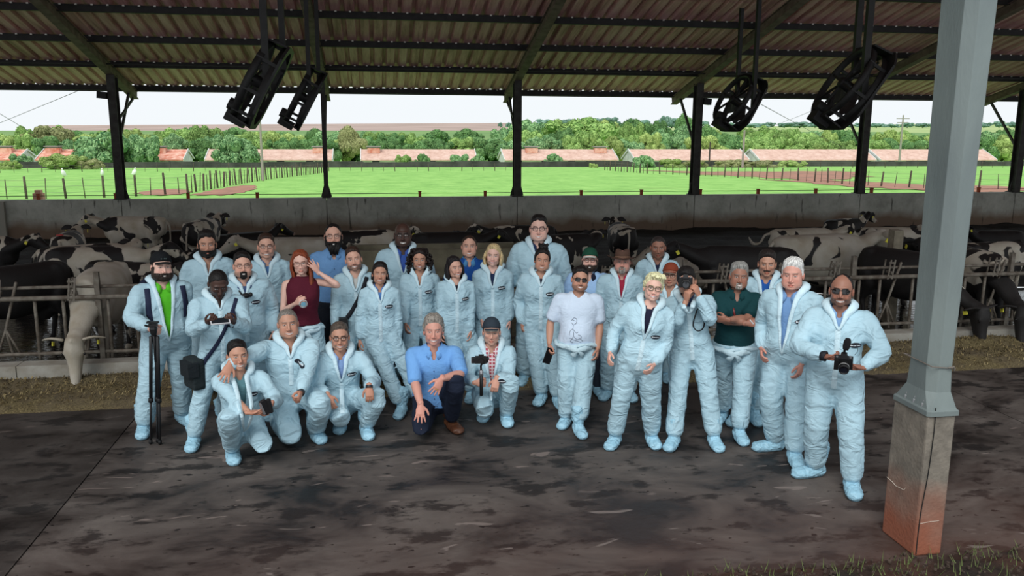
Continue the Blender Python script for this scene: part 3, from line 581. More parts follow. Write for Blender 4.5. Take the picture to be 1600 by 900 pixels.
def tree_mesh(seed, kind, nl=3600, leaf=.42):
    """unit crown: radius ~1 wide, 1 high; returns (leaf mesh, trunk mesh)"""
    rs = np.random.RandomState(seed); lumps = []
    nlump = {0: 26, 1: 34, 2: 18, 3: 30}[kind]
    for i in range(nlump):
        a = rs.uniform(0, 2*PI); rr = rs.uniform(0, .78)**.7; zz = rs.uniform(.28, .85) if kind != 2 else rs.uniform(.5, .8)
        lim = math.sqrt(max(0, 1-((zz-.5)/.55)**2)); lumps.append((rr*lim*math.cos(a), rr*lim*math.sin(a), zz, rs.uniform(.16, .3)))
    lumps.append((0, 0, .55, .42)); mb_v = []; Fc = []
    w = np.array([l[3]**2 for l in lumps]); w /= w.sum(); idx = rs.choice(len(lumps), nl, p=w)
    L_ = np.array(lumps)[idx]; d = rs.normal(size=(nl, 3)); d[:, 2] = np.abs(d[:, 2])*1.0-.25; d /= np.linalg.norm(d, axis=1)[:, None]
    c = L_[:, :3]+d*L_[:, 3:4]*rs.uniform(.8, 1.06, (nl, 1))*np.array([1, 1, .8])
    n = d+rs.normal(size=(nl, 3))*.45; n /= np.linalg.norm(n, axis=1)[:, None]; t = np.cross(n, rs.normal(size=(nl, 3))); t /= np.linalg.norm(t, axis=1)[:, None]; b_ = np.cross(n, t)
    s = leaf/6*rs.uniform(.6, 1.3, (nl, 1)); V = np.stack([c-t*s, c-b_*s*.6, c+t*s, c+b_*s*.6], 1).reshape(-1, 3)
    Fc = np.arange(nl*4).reshape(-1, 4)
    tm = MB().tube([(0, 0, 0), (.02, 0, .2), (0, .02, .55)], [.05, .04, .02], 8)
    for i in range(6): l = lumps[i]; tm.tube([(.01, 0, .18+.03*i), (l[0]*.5, l[1]*.5, (.2+l[2])*.5), l[:3]], [.025, .018, .006], 6)
    core = MB()
    for l in lumps: core.ell(l[:3], (l[3]*.82,)*3, nu=7, nv=5)
    return V, Fc, tm, core
protos = {}
def tree(px, ybase, ytop, wpx, Y, lk, kind, seed, label, name='tree', group=None):
    key = (lk, kind, seed % 3)
    if key not in protos:
        V, Fc, tm, core = tree_mesh(seed % 3+kind*10, kind, 11000 if lk != 5 else 3000, .21 if lk not in (4, 5) else .27)
        nb = MB(); nb.add(V, Fc); nb.add(core.V(), core.f)
        protos[key] = (nb.mesh('foliage', LM[lk], False), tm.mesh('trunk', bark, True))
    c = aty(px, ytop, Y); a = aty(px-wpx/2, ytop, Y); b_ = aty(px+wpx/2, ytop, Y); zb = TZ(min(Y, 150))-.6 if Y < 300 else aty(px, ybase, Y)[2]
    h = (c[2]-zb)/1.02; w = (b_[0]-a[0])/2*math.cos(math.atan2(c[0], Y))*1.0; w = abs(w)*1.05
    e = empty(name, (c[0], Y, zb), rz=RNG.uniform(0, 6.28), label=label, cat='tree' if name != 'bush' else 'bush', group=group); e.scale = (w, w, h)
    mkobj('foliage', protos[key][0], e); mkobj('trunk', protos[key][1], e); return e
T = lambda *a, **k: tree(*a, **k)
T(85, 252, 193, 110, 185, 3, 0, 1, 'broad brownish-green spreading tree at far left behind the patchy red roof')
T(180, 252, 204, 120, 147, 4, 1, 2, 'dense glossy mango tree in front of the houses beside the leftmost post')
T(225, 252, 212, 60, 146, 4, 1, 1, 'rounded dark tree crown right of the leftmost post, touching the red-roofed house')
T(316, 250, 196, 70, 175, 0, 0, 0, 'tall olive tree standing between the two left gabled houses')
T(368, 254, 215, 78, 146, 4, 1, 0, 'round glossy tree below the leftmost fan in front of the long roof')
T(546, 252, 200, 66, 168, 3, 0, 2, 'pale olive tree in the gap right of the second post')
T(440, 238, 205, 80, 180, 2, 1, 1, 'yellowish green tree behind the long roof left of the second post')
T(905, 250, 182, 130, 190, 0, 1, 2, 'tallest broad green tree rising above the belt right of the middle post')
T(985, 252, 218, 50, 165, 4, 1, 1, 'light green tree between the two long houses right of the middle post')
T(865, 252, 240, 30, 146, 4, 1, 0, 'small round bush in front of the house with two vents', name='bush')
T(927, 262, 255, 17, 134, 2, 1, 1, 'small bright green bush alone at the foot of the boundary wall', name='bush')
T(1008, 262, 242, 34, 134, 4, 1, 2, 'leafy green shrub beside the left end of the orange-roofed house', name='bush')
T(660, 254, 240, 24, 145, 1, 1, 0, 'small dark bush in front of the second long roof', name='bush')
T(632, 254, 241, 30, 145, 0, 1, 2, 'green bush in front of the second long roof, left of the dark one', name='bush')
T(718, 254, 241, 30, 145, 4, 3, 1, 'banana-like shrub in front of the right end of the second long roof', name='bush')
T(745, 254, 240, 24, 145, 4, 3, 2, 'leafy shrub at the right gable of the second long roof', name='bush')
T(1050, 260, 248, 50, 134, 2, 1, 0, 'dry yellowish scrub in front of the orange-roofed house', name='bush')
T(1085, 261, 249, 46, 134, 3, 1, 0, 'brownish dry scrub left of the fourth post', name='bush')
T(1140, 261, 249, 50, 134, 3, 1, 1, 'brownish dry scrub right of the fourth post', name='bush')
T(1185, 261, 250, 60, 134, 3, 1, 2, 'tawny dry scrub below the third fan', name='bush')
T(1240, 260, 250, 50, 134, 2, 1, 2, 'yellow-green scrub along the wall in front of the long white house', name='bush')
T(100, 254, 240, 80, 134, 2, 1, 1, 'low yellow-green scrub in front of the patchy red roof', name='bush')
T(140, 256, 248, 50, 134, 3, 1, 1, 'brown dry scrub left of the leftmost post', name='bush')
T(15, 262, 250, 40, 133, 2, 1, 2, 'yellowish scrub at the far left end of the boundary wall', name='bush')
T(30, 252, 240, 40, 146, 4, 3, 0, 'banana-like shrub between the two leftmost houses', name='bush')
BAYS = [(-200, 50, 'at the far left edge'), (50, 120, 'above the patchy red roof'), (120, 190, 'beside the leftmost post'), (190, 250, 'right of the leftmost post'), (250, 315, 'above the gap between gabled houses'), (315, 400, 'left of the big left fan'), (400, 450, 'under the big left fan'), (450, 512, 'left of the second post'), (512, 560, 'right of the second post'), (560, 620, 'above the left end of the second long roof'), (620, 690, 'above the middle of the second long roof'), (690, 755, 'above the right end of the second long roof'), (755, 812, 'left of the middle post'), (812, 860, 'right of the middle post'), (860, 920, 'above the two-vent roof'), (920, 985, 'above the right end of the two-vent roof'), (985, 1040, 'left of the fourth post'), (1040, 1090, 'touching the fourth post'), (1090, 1150, 'right of the fourth post'), (1150, 1210, 'below the third fan'), (1210, 1280, 'between the two right fans'), (1280, 1350, 'under the big right fan'), (1350, 1410, 'around the tall utility pole'), (1410, 1480, 'left of the big column'), (1480, 1560, 'behind the big column'), (1560, 1900, 'at the right edge')]
def bay(px):
    for a, b_, s in BAYS:
        if a <= px < b_: return s
    return BAYS[-1][2]
rs = np.random.RandomState(11)
for row, (Y, top0, jit, wp, step, nm) in enumerate([(168, 214, 7, 62, 36, 'nearer'), (195, 206, 6, 62, 40, 'middle'), (235, 200, 5, 58, 44, 'rear')]):
    x = -80+row*13
    while x < 1700:
        t0 = top0+rs.uniform(-jit, jit)
        if 420 < x < 800: t0 += 4-row*0
        if 810 < x < 1110: t0 -= 8+3*row
        if x > 1350 and row == 2: t0 += 6
        lk = int(rs.choice([0, 1, 2, 0, 4, 1])); nmk = {0: 'mid-green', 1: 'dark green', 2: 'yellow-green', 4: 'glossy green'}[lk]
        lb = f'{nmk} tree, {nm} row, {bay(x)}'
        T(x, 250, t0, wp*rs.uniform(.8, 1.25), Y+rs.uniform(-8, 8), lk, 1 if rs.rand() < .7 else 0, int(rs.randint(9)), lb, group=lb)
        x += step*rs.uniform(.7, 1.25)
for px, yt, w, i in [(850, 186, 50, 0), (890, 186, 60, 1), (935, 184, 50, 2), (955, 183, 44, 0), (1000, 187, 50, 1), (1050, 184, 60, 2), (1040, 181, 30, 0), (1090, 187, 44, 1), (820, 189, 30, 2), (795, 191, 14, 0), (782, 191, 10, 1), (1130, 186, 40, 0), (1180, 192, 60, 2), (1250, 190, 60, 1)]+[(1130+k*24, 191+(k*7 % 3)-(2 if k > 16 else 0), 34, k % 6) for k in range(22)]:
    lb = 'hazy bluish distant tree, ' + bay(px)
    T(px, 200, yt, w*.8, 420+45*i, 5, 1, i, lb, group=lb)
# ------------------------------------------------------------------ fans
def fan(px, py, Y, dia, tilt, label, rods, yawf=0., open_=True):
    c = aty(px, py, Y); e = empty('fan', c, label=label, cat='fan', group='panel fans hung under the roof'); e.rotation_euler = (0, tilt, yawf)
    blk = mat('fan_black', (34, 34, 34), .6, var=(24, 24, 24), vs_=10, bump=.1); R_ = dia/2; dep = .34
    # axis = local X; square panel with round orifice, venturi ring, struts, motor, blades, guard
    mb = MB(); n = 32; th = np.arange(n)/n*2*PI; Q = ry(PI/2)
    V = []; sq = R_*1.03
    for s_, x in ((0, -.02), (1, .02)):
        for t in th:
            c_, s2 = math.cos(t), math.sin(t); k = sq/max(abs(c_), abs(s2)); k = min(k, R_*1.22); V.append((x, c_*k, s2*k)); 
        for t in th: V.append((x, math.cos(t)*R_*.93, math.sin(t)*R_*.93))
    Fc = []
    for j in range(n):
        k = (j+1) % n; Fc += [[j, k, n+k, n+j], [2*n+j, 3*n+j, 3*n+k, 2*n+k], [j, 2*n+j, 2*n+k, k], [n+j, n+k, 3*n+k, 3*n+j]]
    mb.add(V, Fc); mb.build('panel', blk, e)
    MB().lathe([(R_*.93, .0), (R_*.93, -.10), (R_*.97, -.10), (R_*.97, 0)], 32, (0, 0, 0), Q).build('shroud', blk, e, True)
    MB().lathe([(R_*.90, -dep+.1), (R_*.90, -dep), (R_*.99, -dep), (R_*.99, -dep+.1), (R_*.90, -dep+.1)], 32, (0, 0, 0), Q).build('rear_ring', blk, e, True)
    for a in (.5, 1.3, 2.6, 3.4, 4.1, 5.6): MB().bar((0, R_*.95*math.cos(a), R_*.95*math.sin(a)), (-dep, R_*.95*math.cos(a), R_*.95*math.sin(a)), .05).build('spacer', blk, e)
    for s_ in (-1, 1): MB().add([[0, -R_*.6, s_*R_*1.02], [0, R_*.6, s_*R_*1.02], [-dep, R_*.5, s_*R_*.97], [-dep, -R_*.5, s_*R_*.97]]+[[0, -R_*.6, s_*(R_*1.02-.03)], [0, R_*.6, s_*(R_*1.02-.03)], [-dep, R_*.5, s_*(R_*.97-.03)], [-dep, -R_*.5, s_*(R_*.97-.03)]], [[0, 1, 2, 3], [7, 6, 5, 4], [0, 4, 5, 1], [1, 5, 6, 2], [2, 6, 7, 3], [3, 7, 4, 0]]).build('end_plate', blk, e)
    MB().lathe([(0.0, -.13), (.08, -.13), (.09, -.11), (.09, .1), (.06, .13), (0, .13)], 16, (-.22, 0, 0), Q).build('motor', blk, e, True)
    for a in (0, PI/2, PI/4*1.0+PI/2): 
        d = np.array([0, math.cos(a+.3), math.sin(a+.3)])*R_*.92; MB().bar((-.3, *(-d[1:])), (-.3, *d[1:]), .035, .035).build('strut', blk, e)
    for k in range(3):
        a = k*2*PI/3+.4; rr = rx(a); b2 = MB()
        V = []; 
        for t in (0, .33, .66, 1): w = .09+.06*t; x0 = -.08; V += [(x0-.05*(1-t)-.03, -w, .07+t*(R_*.82-.07)), (x0+.05*(1-t)+.03, w, .07+t*(R_*.82-.07))]
        V = np.array(V); V2 = V+np.array([.012, 0, 0]); Fb = []
        for i in range(3): Fb += [[2*i, 2*i+1, 2*i+3, 2*i+2], [8+2*i, 8+2*i+2, 8+2*i+3, 8+2*i+1], [2*i, 2*i+2, 8+2*i+2, 8+2*i], [2*i+1, 8+2*i+1, 8+2*i+3, 2*i+3]]
        b2.add(np.vstack([V, V2])@rr.T, Fb); b2.build('blade', mat('fan_blade', (60, 60, 60), .5), e)
    MB().box((-.26, 0, -R_*.99), (.3, .3, .16)).lathe([(0, -.09), (.09, -.09), (.1, 0), (.09, .09), (0, .09)], 12, (-.36, .0, -R_*.74), Q).build('drive_box', blk, e, False)
    # hanging rods in world space: from the frame to the roof
    M = Matrix.Translation(c) @ Matrix.Rotation(yawf, 4, 'Z') @ Matrix.Rotation(tilt, 4, 'Y')
    for (ly, lz, w) in rods:
        p = np.array(M @ Vector((0, ly, lz))); topz = ZP+(YW-p[1])*SLOPE-.1
        mi = Matrix(M).inverted(); a = mi @ Vector(p); b_ = mi @ Vector((p[0], p[1], topz))
        MB().bar(a, b_, w, w).build('hanger', blk, e)
    return e
fan(424, 139, 13.3, 1.30, .50, 'large black panel fan tilted from the roof, nearest on the left', [(-.45, -.05, .10), (.35, .35, .09)], .03)
fan(488, 160, 17.2, 1.22, .50, 'smaller black panel fan hanging just right of the leftmost fan', [(-.4, -.1, .08), (.35, .3, .08)], .07)
fan(1161, 166, 17.8, 1.22, .50, 'smaller black panel fan seen open against the sky right of the fourth post', [(-.5, -.1, .08), (.45, .2, .08)], .10)
fan(1338, 145, 13.3, 1.42, .58, 'large black panel fan hanging in front of the fifth post', [(-.5, -.2, .10), (.55, .35, .10)], -.12)
# ------------------------------------------------------------------ cows
def cowmat(name, th, base=(196, 190, 176)):
    m, t, b, N, L = nodes(name); co = N('TexCoord'); oi = N('ObjectInfo'); ml = N('Math', operation='MULTIPLY'); L(oi.outputs['Random'], ml.inputs[0]); ml.inputs[1].default_value = 60.
    cm_ = N('CombineXYZ'); L(ml.outputs[0], cm_.inputs[0]); L(ml.outputs[0], cm_.inputs[1]); va = N('VectorMath', operation='ADD'); L(co.outputs['Object'], va.inputs[0]); L(cm_.outputs[0], va.inputs[1])
    n = N('TexNoise', Scale=2.3, Detail=2.5, Roughness=.45, Distortion=.6); L(va.outputs[0], n.inputs[0])
    r = ramp(N, [(th-.008, lin((24, 22, 22))), (th+.008, lin(base))]); L(n.outputs[0], r.inputs[0])
    n2 = N('TexNoise', Scale=3., Detail=5.); L(co.outputs['Object'], n2.inputs[0]); r2 = ramp(N, [(.4, (1, 1, 1)), (.75, (.62, .55, .42))]); L(n2.outputs[0], r2.inputs[0])
    mx = N('Mix', data_type='RGBA', blend_type='MULTIPLY'); mx.inputs[0].default_value = .8; L(r.outputs[0], mx.inputs[6]); L(r2.outputs[0], mx.inputs[7]); L(mx.outputs[2], b.inputs['Base Color']); b.inputs['Roughness'].default_value = .7
    bp = N('Bump', Strength=.2, Distance=.02); n3 = N('TexNoise', Scale=40., Detail=3.); L(co.outputs['Object'], n3.inputs[0]); L(n3.outputs[0], bp.inputs['Height']); L(bp.outputs[0], b.inputs['Normal']); return m
CM = {'w': cowmat('hide_mostly_white', .43), 'm': cowmat('hide_pied', .50), 'b': cowmat('hide_mostly_black', .58), 'W': cowmat('hide_white', .33, (178, 172, 160)), 'k': cowmat('hide_black', .80)}
tagm = mat('yellow_tag', (222, 214, 70), .6); pink = mat('muzzle_pink', (150, 124, 112), .6)
def cow_mesh(pose):
    """facing +X, length about 2.3 m, back at 1.36 m (standing). poses: stand, turn, eat, lie"""
    mb = MB(); dz_ = 0 if pose != 'lie' else -.62
    # trunk sections: x, zcentre, halfwidth, halfheight
    sec = [(-.86, 1.12, .10, .14), (-.80, 1.08, .20, .25), (-.66, 1.04, .27, .32), (-.45, 1.00, .29, .36), (-.15, .96, .34, .41), (.15, .95, .35, .42), (.42, .98, .29, .39), (.62, 1.02, .23, .34), (.76, 1.06, .16, .25)]
    V = []; n = 20
    for x, z, a, h in sec:
        for j in range(n):
            t = 2*PI*j/n; c, s = math.cos(t), math.sin(t); ex = .8
            yy = a*np.sign(c)*abs(c)**ex; zz = h*np.sign(s)*abs(s)**(.85 if s > 0 else 1.0)
            if s > .6: zz -= .03*h*(abs(yy)/a)
            V.append((x, yy, z+zz+dz_))
    k = len(sec); Fc = [[i*n+j, i*n+(j+1) % n, (i+1)*n+(j+1) % n, (i+1)*n+j] for i in range(k-1) for j in range(n)]; Fc += [[j for j in range(n)][::-1], [(k-1)*n+j for j in range(n)]]
    mb.add(V, Fc)
    mb.ell((-.60, .17, 1.28+dz_), (.11, .07, .07)).ell((-.60, -.17, 1.28+dz_), (.11, .07, .07)).ell((-.80, 0, 1.26+dz_), (.09, .09, .06)).tube([(-.6, 0, 1.30+dz_), (.1, 0, 1.32+dz_), (.6, 0, 1.33+dz_)], .045, 8)
    if pose != 'lie':
        for s in (-1, 1):
            mb.tube([(-.58, .17*s, .95), (-.52, .18*s, .74), (-.66, .16*s, .50), (-.70, .15*s, .48), (-.64, .15*s, .14), (-.61, .15*s, .05)], [.19, .13, .065, .058, .042, .055], 10)
            mb.ell((-.58, .15*s, .04), (.085, .055, .05)); mb.tube([(.50, .15*s, .95), (.52, .15*s, .66), (.54, .14*s, .42), (.53, .14*s, .15), (.54, .14*s, .05)], [.15, .085, .06, .04, .052], 10); mb.ell((.57, .14*s, .04), (.085, .055, .05))
        mb.ell((-.42, 0, .58), (.19, .14, .15)); 
        for s in (-1, 1):
            for q in (-.06, .06): mb.tube([(-.42+q, .06*s, .5), (-.42+q, .07*s, .41)], .018, 6)
    else:
        for s in (-1, 1):
            mb.tube([(-.55, .22*s, .30), (-.25, .38*s, .22), (-.05, .42*s, .10), (-.35, .46*s, .06)], [.2, .14, .07, .045], 10); mb.tube([(.5, .15*s, .25), (.72, .2*s, .12), (.5, .26*s, .06)], [.13, .08, .05], 10)
    # neck + head
    if pose == 'eat': N1 = [(.55, 0, 1.0), (.86, 0, .88), (1.15, 0, .70), (1.31, 0, .66)]; rr = [(.17, .28), (.125, .18), (.10, .13), (.095, .11)]; hb = np.array([1.35, 0, .63]); hd = nrm((.28, 0, -1)); 
    elif pose == 'turn': N1 = [(.55, 0, 1.06), (.80, .05, 1.18), (.98, .18, 1.26), (1.0, .30, 1.26)]; rr = [(.18, .30), (.14, .22), (.12, .16), (.11, .13)]; hb = np.array([1.0, .34, 1.27]); hd = nrm((.1, 1, -.5))
    elif pose == 'lie': N1 = [(.55, 0, .42), (.82, 0, .58), (1.02, 0, .76), (1.08, 0, .80)]; rr = [(.18, .28), (.14, .2), (.11, .15), (.11, .12)]; hb = np.array([1.1, 0, .82]); hd = nrm((1, 0, -.42))
    else: N1 = [(.55, 0, 1.06), (.82, 0, 1.16), (1.05, 0, 1.26), (1.14, 0, 1.3)]; rr = [(.18, .30), (.14, .22), (.11, .15), (.11, .12)]; hb = np.array([1.16, 0, 1.30]); hd = nrm((1, 0, -.5))
    up = nrm(np.cross(np.cross(hd, (0, 0, 1)), hd)); 
    if pose == 'eat': up = nrm((1, 0, .28))
    lat = np.cross(up, hd); mb.tube(N1, rr, 14, sub=2)
    Rh = np.array([hd, lat, up]).T
    hz_ = 1.22 if pose == 'eat' else 1.08
    H_ = lambda x, y, z: hb+Rh@(np.array([x, y, z])*hz_)
    mb.tube([H_(-.03, 0, .02), H_(.08, 0, .02), H_(.22, 0, -.01), H_(.38, 0, -.03), H_(.47, 0, -.04)], [(.10, .11), (.125, .125), (.095, .10), (.068, .07), (.075, .062)], 14, sub=2)
    mb.tube([H_(.05, 0, -.10), H_(.3, 0, -.10), H_(.43, 0, -.085)], [.06, .045, .04], 8); mb.ell(H_(.0, 0, .10), (.06, .06, .05))
    for s in (-1, 1): mb.ell(H_(.13, .10*s, .05), (.035, .02, .03), Rh)
    V, Q = remesh(mb.V(), mb.f, .033, 2)
    V = V+vnorm(V, Q)*(.006*noise3(V*6)[:, None]); parts = {}
    e = [MB(), MB()]
    for i, s in enumerate((-1, 1)):
        a, b_, c = H_(-.01, .10*s, .06), H_(-.03, .2*s, .05), H_(-.02, .30*s, .01); e[i].tube([a, b_, c], [(.035, .02), (.065, .018), (.02, .01)], 10, sub=2, up=hd)
    tg = [MB(), MB()]
    for i, s in enumerate((-1, 1)): tg[i].box(H_(.02, .22*s, -.04), (.055, .012, .07), Rh)
    ey = [MB(), MB()]
    for i, s in enumerate((-1, 1)): ey[i].ell(H_(.14, .108*s, .05), (.02, .014, .016), Rh, 8, 6)
    mz = MB().ell(H_(.465, 0, -.035), (.045, .068, .055), Rh, 12, 8)
    tail = MB()
    if pose == 'lie': tail.tube([(-.86, 0, .60), (-.97, .05, .4), (-.98, .15, .12), (-.85, .3, .04)], [.035, .025, .02, .04], 8, sub=2)
    else: tail.tube([(-.85, 0, 1.24), (-.95, 0, 1.1), (-.96, .02, .75), (-.93, .03, .55), (-.93, .03, .38)], [.035, .028, .02, .045, .02], 8, sub=2)
    # outside: body 0 at hooves; lying body on ground
    return V, Q, e, tg, ey, mz, tail
CP = {}; COWS = []
for ps in ('stand', 'turn', 'eat', 'lie'):
    V, Q, e, tg, ey, mz, tl_ = cow_mesh(ps)
    CP[ps] = dict(body=mkmesh('body', V, Q, CM['m']), ear=[q.mesh('ear', CM['k'], True) for q in e], tag=[q.mesh('ear_tag', tagm) for q in tg], eye=[q.mesh('eye', mat('cow_eye', (12, 10, 10), .2), True) for q in ey], muzzle=mz.mesh('muzzle', pink, True), tail=tl_.mesh('tail', CM['w'], True))
swish = MB().tube([(-.85, 0, 1.24), (-1.0, 0, 1.2), (-1.12, 0, 1.02), (-1.3, 0, 1.0), (-1.42, 0, 1.16)], [.035, .03, .025, .04, .015], 8, sub=3).mesh('tail', CM['w'], True)
def cow(pose, x, y, yaw, col, label, s=1., z=0, tagged=True, tail=None, mark=None):
    e = empty('cow', (x, y, z), rz=yaw, label=label, cat='cow', group='cows behind the feed fence'); e.scale = (s,)*3; p = CP[pose]
    for n, nm in (('body', 'body'), ('ear', 'ear'), ('eye', 'eye'), ('muzzle', 'muzzle'), ('tail', 'tail')):
        for me in (p[n] if isinstance(p[n], list) else [p[n]]):
            o = mkobj(nm, tail if (n == 'tail' and tail) else me, e)
            if n in ('body', 'tail', 'ear'):
                o.material_slots[0].link = 'OBJECT'; o.material_slots[0].material = CM[col if n == 'body' else ('W' if (col == 'W' or (n == 'tail' and col in 'wm')) else 'k')]
    if tagged:
        for me in p['tag']: mkobj('ear_tag', me, e)
    if mark: mkobj('paint_mark', mark, e)
    COWS.append([e, s, pose == 'eat']); return e
def cowp(pose, px, py, hz, yaw, col, label, s=1., **k):
    s *= .76
    """place by a pixel on the middle of the back (hz: height of the back)"""
    q = at(px, py, hz*s); return cow(pose, q[0], q[1], yaw, col, label, s, **k)
R180 = PI
pk = MB().ell((-.55, .05, 1.37), (.09, .08, .02), nu=12, nv=6).mesh('paint_mark', mat('pink_paint', (206, 88, 84), .9), True)
E_ = cow('eat', *(lambda q: (q[0]-.02, 10.64))(aty(118, 575, 9.5)), -PI/2+.04, 'W', 'white cow eating with its head through the feed fence at left', .86)
cow('stand', aty(30, 470, 11.3)[0], 11.35, PI+.9, 'k', 'black cow at the fence at far left with a yellow ear tag', .82)
cow('stand', aty(112, 420, 11.9)[0], 12.3, -.05, 'm', 'big black and white cow standing broadside behind the white eating cow', .84)
cowp('stand', 58, 372, 1.35, PI/2+.15, 'm', 'pied cow seen from behind at far left with a pink mark on its rump', mark=pk)
cowp('turn', 128, 378, 1.33, .35, 'w', 'mostly white cow left of the black-headed one, looking right')
cowp('stand', 208, 338, 1.36, PI-.12, 'w', 'white cow with round black spots and black head near the back wall at left')
cowp('stand', 312, 342, 1.36, PI/2-.2, 'm', 'pied cow seen from behind, above the bearded young man')
cowp('lie', 270, 360, .74, .2, 'k', 'dark cow lying by the back wall between the two pied ones')
cowp('lie', 378, 366, .74, .5, 'k', 'dark cow lying behind the man in glasses at left')
cowp('stand', 456, 371, 1.36, PI, 'W', 'pale cow whose back shows left of the tall bearded man')
cowp('stand', 568, 360, 1.36, .1, 'm', 'black and white cow whose back shows right of the tall bearded man')
cowp('stand', 2, 372, 1.36, -.2, 'b', 'dark cow cut by the left picture edge with a tag')
cowp('lie', 20, 415, .8, .1, 'm', 'pied cow lying low at the left picture edge')
cowp('lie', 228, 405, .8, .4, 'b', 'dark tagged cow lying left of the black-capped man')
cowp('lie', 262, 385, .8, PI-.4, 'b', 'dark cow with pale marks lying behind the black-capped man')
cowp('stand', 190, 412, 1.33, -.5, 'b', 'dark cow beside the shoulder of the black-capped man')
cowp('lie', 655, 372, .8, .3, 'k', 'black cow lying behind the bald man')
cowp('stand', 815, 352, 1.36, PI+.1, 'b', 'black cow with a white spot left of the tall man in glasses')
cowp('turn', 880, 368, 1.33, .25, 'b', 'black cow with white markings right of the tall man in glasses')
cowp('stand', 972, 350, 1.36, PI/2-.1, 'm', 'pied cow seen from behind above the brown hat')
cowp('lie', 1090, 392, .85, PI, 'W', 'white cow lying right of the serious man in the back row', 1.05)
cowp('stand', 1262, 357, 1.36, 0.02, 'w', 'white and black cow with its tail swung out, standing broadside', 1.0, tail=swish)
cowp('lie', 1320, 340, .78, .3, 'm', 'pied cow lying against the back wall')
cowp('turn', 1386, 356, 1.36, -.15, 'w', 'white cow with small black spots turning its head right', .98)
cowp('stand', 1412, 304, 1.3, PI+.1, 'b', 'black cow standing at the back wall left of the big column', .88)
cowp('lie', 1308, 392, .8, .1, 'm', 'white and black cow lying in the middle of the pen at right', 1.1)
cow('stand', aty(1320, 440, 11.2)[0], 11.5, .08, 'W', 'pale cow standing right behind the fence by the sunglasses man', .92)
cow('stand', aty(1412, 440, 12.2)[0], 12.6, -PI/2-.1, 'k', 'black cow facing the fence next to the concrete post', .85)
cowp('stand', 1545, 375, 1.36, .05, 'm', 'pied cow broadside right of the big column')
cowp('lie', 1560, 358, .78, PI, 'k', 'dark cow lying by the back wall at the right edge')
cow('eat', *(lambda q: (q[0]-.52, 10.66))(aty(1548, 530, 9.5)), -PI/2+.30, 'k', 'black cow eating through the fence at right, left one of two', .86)
cow('eat', *(lambda q: (q[0]+.34, 10.66))(aty(1575, 530, 9.5)), -PI/2-.16, 'b', 'black cow with a white blaze eating at right, right one of two', .86)
cowp('lie', 1540, 408, .85, .2, 'm', 'pied cow lying behind the eating black cows')
cow('stand', aty(1170, 470, 11.3)[0], 11.6, PI-.3, 'k', 'black cow low behind the fence between the polo man and the moustached man', .85)
cowp('stand', 700, 362, 1.36, 0, 'k', 'black cow standing between the bald man and the blue-shirted man')

# keep the herd from standing inside one another: every cow is a row of discs in plan, pushed apart
def _discs(e, s): c, n = math.cos(e.rotation_euler[2]), math.sin(e.rotation_euler[2]); return [(e.location[0]+c*u*s, e.location[1]+n*u*s, .36*s) for u in (-.72, -.36, 0, .36, .72, 1.05)]
fixed = [(cxm-Lw/2+i*Lw/8, 13.0, .42) for i in range(9)]+[(p[0], 11.2, .15)] if False else [(cxm-Lw/2+i*Lw/8, 13.0, .42) for i in range(9)]+[(aty(1397, 400, 11.2)[0], 11.2, .15)]
for it in range(320):
    for i, (e, s, fx) in enumerate(COWS):
        for j in range(i+1, len(COWS)):
            f, s2, fx2 = COWS[j]; best = None
            if fx and fx2: continue
            if (Vector(e.location)-Vector(f.location)).length > 3.2: continue
            for a in _discs(e, s):
                for b_ in _discs(f, s2):
                    dx, dy = a[0]-b_[0], a[1]-b_[1]; d = math.hypot(dx, dy)+1e-6; ov = a[2]+b_[2]-d
                    if ov > 0 and (best is None or ov > best[0]): best = (ov, dx/d, dy/d)
            if best:
                k = best[0]*.5; 
                if not fx: e.location[0] += best[1]*k*.5*(2 if fx2 else 1); e.location[1] += best[2]*k*(2 if fx2 else 1)
                if not fx2: f.location[0] -= best[1]*k*.5*(2 if fx else 1); f.location[1] -= best[2]*k*(2 if fx else 1)
        if fx: continue
        for a in _discs(e, s):
            for b_ in fixed:
                dx, dy = a[0]-b_[0], a[1]-b_[1]; d = math.hypot(dx, dy)+1e-6; ov = a[2]+b_[2]-d
                if ov > 0: e.location[0] += dx/d*ov*.5; e.location[1] += dy/d*ov*.5
            if a[1]+a[2] > YW-.05: e.location[1] -= a[1]+a[2]-YW+.05
            if a[1]-a[2] < 10.15: e.location[1] += 10.15-a[1]+a[2]
# ------------------------------------------------------------------ people: templates
def ell_sdf(P, c, r): q = (P-np.array(c))/np.array(r); k = np.linalg.norm(q, axis=-1); return (k-1)*min(r)
def smin(a, b, k): h = np.clip(.5+.5*(b-a)/k, 0, 1); return b+(a-b)*h-k*h*(1-h)
def cap_sdf(P, a, b, ra, rb):
    a, b = np.array(a), np.array(b); d = b-a; t = np.clip(((P-a)@d)/(d@d), 0, 1); return np.linalg.norm(P-a-t[..., None]*d, axis=-1)-(ra+(rb-ra)*t)
NU, NV = 108, 96
_t = (np.arange(NU)/NU*2-1)*PI; TH = _t-.48*np.sin(_t)          # 0 = front (-Y)
_q = np.linspace(0, PI, 721); _w = 1+1.3*np.exp(-((_q-math.radians(115))/math.radians(32))**2); _c = np.concatenate([[0], np.cumsum((_w[1:]+_w[:-1])/2)]); PH = np.interp(np.arange(1, NV)/NV*_c[-1], _c, _q)
DIR = np.stack([np.outer(np.sin(PH), np.sin(TH)), -np.outer(np.sin(PH), np.cos(TH)), np.outer(np.cos(PH), np.ones(NU))], -1).reshape(-1, 3)
DIR = np.vstack([DIR, [[0, 0, 1], [0, 0, -1]]])
HF = [[i*NU+j, (i+1)*NU+j, (i+1)*NU+(j+1) % NU, i*NU+(j+1) % NU] for i in range(NV-2) for j in range(NU)]
